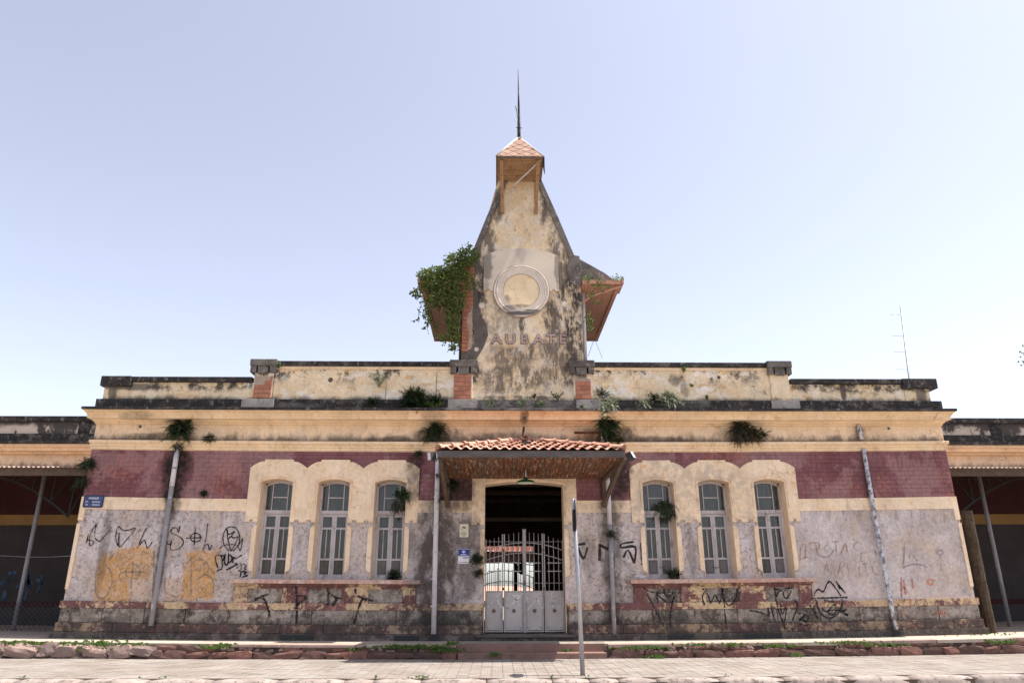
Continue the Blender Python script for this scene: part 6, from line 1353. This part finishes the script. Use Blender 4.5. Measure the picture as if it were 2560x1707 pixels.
for w_, pts in WING_GRAF: gw.stroke(pts, w_, 4.39)
gw.parts('graffiti', 'sprayblue', lw, near=.02, warp=False, recalc=False)
gw = MB(); gw.stroke([(14.35, 2.1), (14.2, 1.8), (14.3, 1.4), (14.55, 1.1), (14.5, .85)], .05, 4.39); gw.stroke([(14.95, 2.1), (15.1, 1.7), (15.3, 1.0)], .05, 4.39); gw.stroke([(15.35, .9), (15.5, 1.2), (15.8, 1.2)], .05, 4.39)
gw.parts('graffiti', 'black', rw, near=.02, warp=False, recalc=False)
# thin wire across the left bay
wr_ = MB().tube([(-15, 2.15, 1.86), (-13.5, 2.1, 1.83), (-12.4, 2.15, 1.80), (-11.4, 1.5, 1.80), (-10.2, .5, 1.82)], .006, 5).build('wire', 'polemetal', at=(-12.4, 2.1, 1.8)); tag(wr_, 'thin slack wire strung across the left covered bay', 'wire')
# chain-link along the foot of the bays
cl = MB()
for i in range(46):
    x = -15.5+i*.12; cl.bar((x, 2.0, .02), (x+.8, 2.0, .82), .007, .007, (0, 1, 0)); cl.bar((x+.8, 2.0, .02), (x, 2.0, .82), .007, .007, (0, 1, 0))
fn = cl.build('chain_link_fence', 'darkgrey', at=(-12.4, 2.0, 0), warp=False); tag(fn, 'low dark chain-link fence along the foot of the left bay', 'fence'); fn['kind'] = 'thing'
# rough stone gatepost at the right corner
gp = MB(); vs = []; n = 10; lv = 12
for j in range(lv+1):
    z = -.02+2.86*j/lv
    for k in range(n):
        a = 2*math.pi*k/n; r_ = .135*(1+rnd.uniform(-.09, .09)); vs.append((11.80+.03*j/lv*0+r_*math.cos(a)*.95, .25+r_*math.sin(a), z))
fs = [(j*n+k, j*n+(k+1) % n, (j+1)*n+(k+1) % n, (j+1)*n+k) for j in range(lv) for k in range(n)]+[tuple(range(lv*n, lv*n+n))]
gp.add(vs, fs); gpo = gp.build('stone_post', 'postbrown', at=(11.8, .25, 0)) if 'postbrown' in M else None
if gpo is None:
    M['postbrown'] = stuc('brown_rough_post', (.08, .055, .034), (.055, .038, .026), (.028, .02, .015), .5, 6, .7, .95, .8)
    gpo = gp.build('stone_post', 'postbrown', at=(11.8, .25, 0))
tag(gpo, 'tall rough brown post standing against the right corner of the facade', 'post')
# ---------------- seen through the gate ----------------
fg = thing('inner_gate', (XC, 8.15, .1), 'dark arched iron gate at the far platform side of the hall', 'gate', z=False)
a_, b_x = -1.15, 1.28
for i in range(18):
    x = a_+(b_x-a_)*i/17; t = (x-.3)/1.3; MB().tube([(x, 8.15, .1), (x, 8.15, 1.75-.45*t*t)], .012, 5).build('bar', 'black', fg, warp=False)
for z0 in (1.70, 1.35): MB().tube([(a_+(b_x-a_)*i/10, 8.13, z0-.42*((a_+(b_x-a_)*i/10-.3)/1.3)**2) for i in range(11)], .014, 5).build('arched_rail', 'black', fg, warp=False)
MB().box(.62, .74, 8.10, 8.2, .1, 1.95, 1).build('post', 'black', fg, warp=False)
lpo = thing('hall_lamp', (.78, 6.0, 1.7), 'black lantern hanging in the dark hall seen through the gate bars', 'lamp', z=False)
MB().lathe([(.0, .16), (.08, .15), (.13, .0), (.12, -.16), (.03, -.24), (0, -.25)], (.80, 6.0, 1.78), 12).build('lamp_body', 'black', lpo, warp=False)
MB().tube([(.80, 6.0, 1.93), (.80, 6.0, 4.8)], .008, 5).build('cord', 'black', lpo, warp=False)
shl = thing('platform_shelter', (0, 14, 0), 'platform shelter with red clay tile roof beyond the hall', 'shelter', z=False)
ey = 13.0
MB().box(-7, 9, ey, ey+4, 2.42, 2.50, 4).build('ceiling', 'wooddark', shl, warp=False)
MB().box(-7, 9, ey+.02, ey+.2, 2.12, 2.56, 4).build('eave_beam', 'hall', shl, warp=False)
rfm = MB(); nC = 75
vs = []; fs = []
for i in range(nC*4+1):
    x = -7+16*i/(nC*4); dz = .05*math.sin(math.pi*i/2)
    vs += [(x, ey-.1, 2.55+dz), (x, ey+1.9, 2.98+dz)]
for i in range(nC*4): fs.append((2*i, 2*i+2, 2*i+3, 2*i+1))
rfm.add(vs, fs); rfm.build('tiled_roof', 'oldtile', shl, warp=False, recalc=False)
for x in (-6, -2.6, 2.9, 6.3): MB().tube([(x, ey+1, -.3), (x, ey+1, 2.42)], .07, 8).build('post', 'black', shl, warp=False)
gb = MB(); gb.bar((-4.0, 22, 2.05), (.1, 22, 2.42), .05); gb.bar((.1, 22, 2.42), (4.4, 22, 2.02), .05)
for x in (-4, 0.1, 4.4): gb.bar((x, 22, -.3), (x, 22, 2.1), .06)
o = gb.build('gable_frame', 'black', at=(0, 22, 0), warp=False); tag(o, 'thin dark gabled metal frame beyond the tracks', 'frame')
for k, (x, y, w_, h_, col) in enumerate(((-3.3, 46, 3.2, 1.05, 'far_house'), (.6, 50, 3.6, 1.25, 'far_house'), (4.6, 47, 3.4, 1.2, 'far_wall'), (-7.6, 49, 3.6, 1.4, 'far_wall'))):
    hs = thing('distant_house', (x, y, -.3), ('ochre far house with orange roof left of the lantern', 'ochre far house with orange hipped roof behind the lantern', 'white far house at the right of the hall opening', 'white far house hidden toward the left of the hall opening')[k], 'house', 'small houses beyond the tracks', z=False)
    MB().box(x-w_, x+w_, y, y+5, -.4, h_-1.0, 1).build('wall', col, hs, warp=False)
    mb_ = MB(); mb_.add([(x-w_-.3, y-.3, h_-1.0), (x+w_+.3, y-.3, h_-1.0), (x+w_+.3, y+5.3, h_-1.0), (x-w_-.3, y+5.3, h_-1.0), (x-w_*.4, y+2.5, h_-.05), (x+w_*.4, y+2.5, h_-.05)], [(0, 1, 5, 4), (1, 2, 5), (2, 3, 4, 5), (3, 0, 4)]); mb_.build('roof', 'clay', hs, warp=False)
# ---------------- antenna mast behind ----------------
ax = lambda z: 16.845+.0686*(z-9.19)
an = thing('antenna_mast', (16.19, 10, -.3), 'thin pale antenna mast with short rods rising behind the right parapet', 'antenna', z=False)
MB().tube([(16.19, 10, -.3), (17.07, 10, 12.4)], .045, 8).build('mast', 'polemetal', an, warp=False)
for z, d in ((11.95, .5), (11.0, .5), (10.3, .5), (9.55, .5)): MB().tube([(ax(z)-d, 10, z+.02), (ax(z)+.06, 10, z)], .007, 5).build('rod', 'polemetal', an, warp=False)
# ---------------- plants ----------------
def fern(x, y, z, size, n, mat, label, seed, spread=1., down=.5, cat='fern', group='ferns rooted in the masonry', flat=1., leaf=.24, name='fern', nl=11):
    r_ = random.Random(seed); mb = MB(); n = int(n*2.4); size *= 1.3
    for i in range(n):
        az = r_.uniform(-math.pi, 0)*spread+(1-spread)*(-math.pi/2); el = r_.uniform(-.5, 1.2)
        L = size*r_.uniform(.28, .82); d = Vector((math.cos(az)*math.cos(el)*flat, math.sin(az)*math.cos(el)*.75, math.sin(el)))
        ra = r_.uniform(0, 6.283); rr_ = math.sqrt(r_.random()); p = Vector((x+rr_*math.cos(ra)*.42*size, y, z+rr_*math.sin(ra)*.34*size)); dr = down*r_.uniform(.6, 1.5)
        side = d.cross(Vector((0, 0, 1))).normalized() if abs(d.z) < .95 else Vector((1, 0, 0)); tw = r_.uniform(-.6, .6); side = (side+Vector((0, 0, tw))).normalized()
        prev = p
        for k in range(1, nl+1):
            t = k/nl; q = p+d*L*t+Vector((0, 0, -dr*L*t*t)); tan = (q-prev).normalized(); lw_ = L*leaf*math.sin(math.pi*min(1, t*.9+.12))*r_.uniform(.7, 1.2)
            mb.add([prev-side*.003, q-side*.003, q+side*.003, prev+side*.003], [(0, 1, 2, 3)])
            for s2 in (-1, 1):
                tip = prev+side*s2*lw_+tan*lw_*.55+Vector((0, 0, -lw_*.2)); b0 = prev; b1 = prev+(q-prev)*.75
                mb.add([b0, tip, b1], [(0, 1, 2)])
            prev = q
    o = mb.build(name, mat, at=(x, y, z), recalc=False); tag(o, label, cat, group); return o
fern(-7.88, -.16, 4.88, .44, 90, 'fern', 'big dark fern clump hanging over the left drainpipe top', 1, 1, .5)
fern(-7.86, -.14, 4.45, .2, 26, 'fern', 'small fern sprouting where the left drainpipe starts', 2, 1, .8)
fern(-7.12, -.17, 4.64, .2, 34, 'fern', 'low fern on the string course right of the left drainpipe', 3, 1, .3)
fern(-1.56, -.12, 4.88, .36, 90, 'fern', 'dark fern clump on the frieze left of the canopy', 4, 1, .6)
fern(-1.93, -.10, 4.30, .17, 30, 'fern', 'small ragged fern below the string course left of the canopy', 5, 1, .7)
fern(2.76, -.30, 5.02, .38, 80, 'fern', 'tall dark fern above the right end of the canopy', 6, .8, .7)
fern(2.76, -.55, 5.38, .34, 34, 'fernsilver', 'sun-bleached fern on the cornice edge above the canopy', 7, 1, .55, leaf=.2)
fern(2.80, -.30, 4.72, .28, 50, 'fern', 'dark fern beside the rusty shelf above the canopy', 8, 1, .5)
fern(6.22, -.14, 4.88, .44, 90, 'fernbrown', 'withered brown fern on the frieze above the right windows', 9, 1, .65)
fern(6.62, -.14, 4.80, .28, 40, 'fern', 'green side of the withered frieze fern over the right windows', 10, 1, .4)
fern(-2.05, -.32, 5.66, .42, 110, 'fern', 'wide dark fern bush at the foot of the left high parapet', 11, 1, .25)
fern(-1.55, -.30, 5.62, .26, 50, 'fern', 'dark fern beside the left brick pier', 12, 1, .2)
fern(-3.15, -.24, 5.62, .2, 30, 'fern', 'small dark fern alone on the blocking course left of the tower', 13, 1, .2)
fern(4.35, -.35, 5.66, .34, 56, 'fernsilver', 'silvery dried fern clump at the foot of the right parapet', 14, 1, .4, leaf=.22)
fern(3.98, -.25, 5.72, .2, 40, 'fern', 'dark fern left of the silvery parapet fern', 15, 1, .3)
fern(3.68, -.40, 5.50, .2, 26, 'fernsilver', 'small silvery fern on the cornice left of the large silvery one', 16, 1, .5, leaf=.22)
fern(2.68, -.25, 5.80, .22, 40, 'fern', 'dark fern in the corner right of the right brick pier', 17, 1, .3)
fern(2.98, -.25, 5.66, .16, 24, 'fernsilver', 'tiny pale fern near the right brick pier', 18, 1, .3)
fern(-2.32, -.04, 3.32, .26, 60, 'fern', 'dark fern hanging across the third window of the left group', 19, 1, .8)
fern(-2.42, -.04, 3.05, .22, 50, 'fernbrown', 'lower withered fern over the third left window', 20, 1, 1.1)
fern(-2.45, .2, 1.42, .22, 60, 'fern', 'dark weeds on the sill of the third left window', 21, 1, .3)
fern(4.14, -.02, 3.02, .28, 70, 'fern', 'dark fern across the first window of the right group', 22, 1, .8)
fern(4.25, -.02, 2.86, .2, 40, 'fernbrown', 'brown fern remnant below the fern on the first right window', 23, 1, 1.1)
fern(4.24, .05, 1.42, .24, 60, 'fern', 'dark weeds in the corner of the first right window sill', 24, 1, .2)
fern(-.46, -.03, 1.80, .21, 40, 'fern', 'fern growing from the wall left of the gate', 25, 1, .5)
fern(-.42, -.03, 1.50, .15, 30, 'fern', 'second fern lower on the wall left of the gate', 26, 1, .6)
fern(2.74, -.17, 2.36, .17, 34, 'fern', 'small fern clinging to the right-hand entrance drainpipe', 27, 1, .4)
fern(-1.12, -.03, 3.58, .24, 44, 'fern', 'dark fern tucked under the left end of the canopy', 28, 1, .7)
fern(-7.14, -.03, 3.30, .13, 40, 'fern', 'small round fern on the purple brick near the left drainpipe', 29, 1, .5)
fern(-10.05, -.05, 3.98, .3, 50, 'fern', 'fern at the left corner of the purple brick wall', 30, 1, .5)
fern(-10.1, -.03, 3.55, .22, 30, 'fern', 'straggling fern lower on the left building corner', 31, 1, .8)
fern(3.08, -.12, 4.62, .2, 36, 'fern', 'fern at the right end of the canopy roof', 32, 1, .4)
fern(-1.46, -.19, 3.75, .09, 18, 'fern', 'tiny fern on the white entrance drainpipe', 33, 1, .4)
fern(-1.42, -.14, 3.15, .10, 16, 'fern', 'tiny fern at a joint of the white entrance drainpipe', 34, 1, .4)
def weed(x, y, z, h, n, mat, label, seed, w=.12, group='small weeds on the building'):
    r_ = random.Random(seed); mb = MB()
    for i in range(n):
        tx = x+r_.uniform(-w, w); tz = z+h*r_.uniform(.4, 1); ty = y+r_.uniform(-.06, .02)
        pts = [(x+r_.uniform(-.02, .02)*w*6, y, z), ((x+tx)/2+r_.uniform(-.02, .02), (y+ty)/2, (z+tz)/2), (tx, ty, tz)]
        for a, b in zip(pts, pts[1:]): mb.bar(a, b, .006)
        for q in range(7):
            t = r_.uniform(.35, 1); p = Vector(pts[1]).lerp(Vector(pts[2]), (t-.3)/.7); s = r_.uniform(.018, .034); d = Vector((r_.uniform(-1, 1), r_.uniform(-1, .4), r_.uniform(-.4, .7))).normalized(); e = d.cross(Vector((0, 0, 1))).normalized()*s*.5
            mb.add([p, p+d*s+e, p+d*s*2, p+d*s-e], [(0, 1, 2, 3)])
    o = mb.build('weed', mat, at=(x, y, z), recalc=False); tag(o, label, 'weed', group)
weed(-.18, -.42, 5.40, .24, 12, 'silverbush', 'pale leafy weed on the cornice at the left foot of the tower', 1)
weed(.62, -.45, 5.39, .24, 14, 'silverbush', 'pale leafy weed on the cornice below the clock', 2, .15)
weed(1.10, -.45, 5.39, .2, 14, 'silverbush', 'pale leafy weed on the cornice right of the clock axis', 3, .14)
weed(2.16, -.45, 5.38, .12, 9, 'silverbush', 'short pale weed below the right brick pier', 4, .12)
weed(-1.55, -.5, 5.38, .14, 14, 'weed', 'yellow-green weed on the cornice below the left brick pier', 5, .26)
weed(.95, -.25, 5.66, .16, 8, 'fern', 'small dark weed against the tower foot', 6, .06)
weed(1.55, -.25, 5.66, .2, 14, 'fern', 'dark spreading weed at the tower foot near the right pier', 7, .2)
weed(4.85, -.12, 6.42, .16, 8, 'weed', 'bright tuft on the right high parapet above the crack', 8, .06)
weed(5.05, -.07, 6.05, .1, 6, 'weed', 'green shoots in the parapet crack', 9, .04)
weed(5.42, -.07, 5.72, .14, 6, 'fern', 'dark shoots at the bottom of the parapet crack', 10, .04)
weed(-5.62, -.16, 6.46, .22, 12, 'silverbush', 'leafy weed beside the cap of the left outer pier', 11, .06)
weed(-3.02, -.10, 6.02, .42, 12, 'silverbush', 'tall thin plant with pale leaves on the left high parapet', 12, .3)
tsx = MB().tube([(-2.85, -.08, 5.68), (-2.84, -.08, 6.05), (-2.86, -.09, 6.3)], .006, 4).build('plant_stem', 'stem', at=(-2.85, -.08, 5.68)); tag(tsx, 'bare thin stem rising on the left high parapet', 'plant stem')
tsx = MB().tube([(-1.55, -.08, 5.7), (-1.56, -.08, 6.1), (-1.55, -.09, 6.45)], .007, 4).build('plant_stem', 'stem', at=(-1.55, -.08, 5.7)); tag(tsx, 'thin creeper stem on the parapet beside the left brick pier', 'plant stem')
# vine swallowing the left eave of the tower
vn = thing('climbing_vine', (-1.2, -.3, 6.9), 'leafy green vine smothering the left eave of the clock tower', 'vine', z=False)
r_ = random.Random(77); lv_ = MB(); stems = MB()
blobs = [(-.78, 9.55, .26, .28, 330), (-1.12, 9.42, .26, .2, 230), (-1.62, 9.10, .30, .13, 180), (-1.93, 8.98, .2, .13, 130), (-1.16, 9.05, .38, .26, 380), (-1.73, 8.76, .30, .24, 330), (-1.35, 8.66, .42, .34, 520),
         (-1.14, 8.28, .30, .34, 380), (-1.62, 8.28, .28, .18, 200), (-2.10, 8.45, .12, .15, 60), (-1.14, 7.85, .2, .3, 240), (-1.12, 7.45, .14, .28, 150), (-1.10, 7.08, .12, .18, 80), (-1.35, 7.25, .12, .1, 30), (-1.80, 7.85, .07, .25, 60), (-.75, 8.8, .16, .3, 90)]
def leaf(p, s):
    d = Vector((r_.uniform(-1, 1), r_.uniform(-.9, .3), r_.uniform(-1., .35))).normalized(); e = d.cross(Vector((r_.uniform(-.3, .3), -1, r_.uniform(-.2, .6)))).normalized()*s*.42; u = Vector((0, -.25*s, .1*s))
    lv_.add([p, p+d*s*.5+e+u, p+d*s, p+d*s*.5-e+u], [(0, 1, 2, 3)])
for cx, cz, rx, rz, n in blobs:
    for i in range(int(n*1.5)):
        a = r_.uniform(0, 6.283); q = math.sqrt(r_.random()); w_ = r_.uniform(.8, 1.25)
        p = Vector((cx+rx*q*math.cos(a)*w_, -.42+r_.uniform(-.30, .26)*(1-.4*q), cz+rz*q*math.sin(a)*w_)); leaf(p, r_.uniform(.045, .085))
strands = [[(-1.9, 8.4), (-2.05, 8.0), (-2.05, 7.75), (-2.25, 7.72)], [(-1.8, 8.3), (-1.95, 7.95), (-1.9, 7.8)], [(-1.6, 7.7), (-1.62, 7.4), (-1.45, 7.2), (-1.36, 7.1)], [(-1.45, 7.3), (-1.25, 7.32), (-1.1, 7.4)], [(-1.7, 7.75), (-1.85, 7.6), (-1.93, 7.5)], [(-2.0, 8.6), (-2.25, 8.55), (-2.32, 8.5)], [(-1.1, 9.5), (-1.35, 9.45), (-1.45, 9.5)], [(-1.0, 7.0), (-1.2, 6.98), (-1.25, 6.9)], [(-1.55, 8.3), (-1.5, 7.9), (-1.55, 7.5)]]
for s in strands:
    pts = [(x, -.4+r_.uniform(-.05, .05), z) for x, z in s]; stems.tube(pts, .006, 4)
    for a, b in zip(pts, pts[1:]):
        for i in range(9): leaf(Vector(a).lerp(Vector(b), r_.random())+Vector((r_.uniform(-.03, .03), 0, r_.uniform(-.05, .02))), r_.uniform(.045, .08))
for i in range(60):
    x = r_.uniform(-2.0, -.9); z = r_.uniform(7.9, 9.2); pts = [(x, -.45+r_.uniform(-.2, .2), z)]
    for k in range(4): x += r_.uniform(-.09, .09); z -= r_.uniform(.06, .2); pts.append((x, -.45+r_.uniform(-.15, .15), z))
    stems.tube(pts, r_.uniform(.003, .007), 4, False)
lv_.build('foliage', 'vine', vn, warp=False, recalc=False); stems.build('stems', 'stem', vn, warp=False)
vn2 = thing('creeper', (2.5, -.3, 8.0), 'thin yellow-green creeper over the right eave of the clock tower', 'creeper', z=False)
lv_ = MB(); stems = MB()
for cx, cz, rx, rz, n in ((2.4, 8.95, .12, .12, 40), (2.78, 8.75, .2, .2, 60), (2.55, 8.85, .2, .07, 25), (3.18, 8.95, .16, .10, 30), (2.48, 8.45, .1, .14, 26), (2.42, 7.7, .09, .3, 60), (2.62, 8.25, .12, .08, 16)):
    for i in range(n):
        a = r_.uniform(0, 6.283); q = math.sqrt(r_.random()); leaf(Vector((cx+rx*q*math.cos(a), -.42+r_.uniform(-.1, .1), cz+rz*q*math.sin(a))), r_.uniform(.045, .075))
stems.tube([(2.35, -.3, 6.8), (2.5, -.35, 7.2), (2.4, -.3, 7.6), (2.45, -.4, 8.4), (2.7, -.42, 8.9), (3.2, -.42, 9.0)], .006, 4); stems.tube([(2.72, -.3, 6.75), (2.6, -.3, 7.1), (2.5, -.3, 7.35)], .005, 4)
lv_.build('foliage', 'weed', vn2, warp=False, recalc=False); stems.build('stems', 'stem', vn2, warp=False)
# creeper stems with leaves by the white pipe
cs2 = MB(); lv_ = MB()
for pts in ([(-1.5, -.2, 3.80), (-1.62, -.22, 3.68), (-1.78, -.2, 3.62)], [(-1.5, -.2, 3.42), (-1.58, -.2, 3.36), (-1.63, -.2, 3.28)]):
    cs2.tube(pts, .008, 5)
o = cs2.build('shoot', 'weed', at=(-1.5, -.2, 3.6)); tag(o, 'yellow-green shoots curling from the white entrance drainpipe', 'plant shoot')
# ground weeds
def tufts(name, label, cells_, seed, s0=.03, s1=.07, mat='weed'):
    r_ = random.Random(seed); mb = MB()
    for x, y, z, w, n in cells_:
        for i in range(n):
            px = x+r_.gauss(0, w); py = y+r_.gauss(0, .05); s = r_.uniform(s0, s1); pz = z+r_.uniform(-.02, .03)
            for k in range(5):
                d = Vector((r_.uniform(-1, 1), r_.uniform(-1, 1), r_.uniform(.2, 1.3))).normalized(); e = d.cross(Vector((0, 1, .3))).normalized()*s*.16
                mb.add([Vector((px, py, pz))-e, Vector((px, py, pz))+d*s*.6+e*1.6, Vector((px, py, pz))+d*s, Vector((px, py, pz))+d*s*.6-e*1.6], [(0, 1, 2, 3)])
    o = mb.build(name, mat, kind='stuff', recalc=False); o['label'] = label; o['category'] = 'weeds'
    return o
cl_ = [(-14+i*.33, -1.3, -.04 if i % 2 else -.14, .16, 38) for i in range(20)]
cl_ += [(-8.4, -1.05, -.01, .25, 30), (-6.0, -1.38, -.07, .16, 50), (-5.7, -1.38, -.02, .1, 20), (-3.0, -1.38, -.1, .1, 16), (-1.75, -1.38, -.05, .35, 200), (-1.1, -1.38, -.12, .2, 70), (-.95, -1.38, .02, .08, 24),
        (.0, -1.46, -.19, .06, 26), (1.55, -1.15, -.14, .12, 26), (3.1, -1.38, -.08, .25, 60), (3.4, -1.45, -.26, .12, 40), (4.3, -1.38, -.03, .3, 40), (5.1, -1.38, -.05, .2, 30), (6.2, -1.38, -.08, .3, 50), (6.4, -1.45, -.25, .06, 20), (7.6, -1.38, -.04, .3, 60), (8.4, -1.38, -.1, .3, 40), (10.9, -1.38, -.08, .2, 40), (12.4, -1.38, -.08, .3, 120)]
tufts('weeds', 'green weeds sprouting along the platform retaining wall', cl_, 5)
tufts('kerb_weeds', 'small grass tufts in the joints behind the kerb', [(-2.02, -4.71, -.27, .02, 6), (-1.25, -4.69, -.27, .1, 30), (-7.9, -4.66, -.27, .06, 8), (.94, -4.71, -.27, .02, 6), (1.56, -4.70, -.27, .03, 5), (-5.6, -4.70, -.27, .1, 6), (3.9, -4.70, -.27, .05, 5)], 6, .015, .035)
tufts('facade_foot_weeds', 'scattered low weeds along the foot of the facade', [(-9.3, -.3, .0, .4, 16), (-7, -.25, .0, .6, 14), (-4.6, -.3, .0, .2, 10), (5.2, -.3, 0, .7, 24), (8.2, -.3, 0, .9, 24), (11.5, -.5, .0, .6, 30)], 8, .02, .045)
# litter by the step and on the wall
lt = MB().box(6.28, 6.36, -1.30, -1.26, -.10, -.03, 1).build('crumpled_wrapper', 'paperlit', at=(6.3, -1.28, -.07)); tag(lt, 'pale crumpled wrapper caught in the retaining wall at right', 'litter')
# tree reaching in from the right edge
tr = thing('tree', (22.3, 6.0, -.3), 'tree standing right of the building with leaf tips entering the view', 'tree', z=False)
MB().tube([(22.3, 6, -.4), (22.4, 6, 3), (22.2, 6.1, 6.5), (21.9, 6, 8.5)], [.28, .22, .16, .08], 10).build('trunk', 'wooddark', tr, warp=False)
lv_ = MB(); bo = MB(); r_ = random.Random(9)
for i in range(42):
    a = r_.uniform(0, 6.283); e = r_.uniform(-.3, 1.2); L = r_.uniform(1.2, 2.9); d = Vector((math.cos(a)*math.cos(e), math.sin(a)*math.cos(e), math.sin(e))); p = Vector((22.1, 6.05, 7.2+r_.uniform(-.6, 1.2)))
    q = p+d*L; bo.tube([p, p+d*L*.5+Vector((0, 0, .1)), q], [.05, .03, .01], 5)
    for k in range(120):
        c_ = p.lerp(q, r_.uniform(.35, 1.05))+Vector((r_.gauss(0, .22), r_.gauss(0, .22), r_.gauss(0, .2))); leaf(c_, r_.uniform(.09, .16))
for i in range(320): leaf(Vector((19.05, 6.0, 8.75))+Vector((r_.gauss(0, .15), r_.gauss(0, .15), r_.gauss(0, .2))), r_.uniform(.08, .14))
bo.tube([(22.0, 6, 8.0), (20.3, 6, 8.6), (19.0, 6, 8.8)], [.06, .035, .01], 5)
lv_.build('crown', 'silverbush', tr, warp=False, recalc=False); bo.build('limbs', 'wooddark', tr, warp=False)
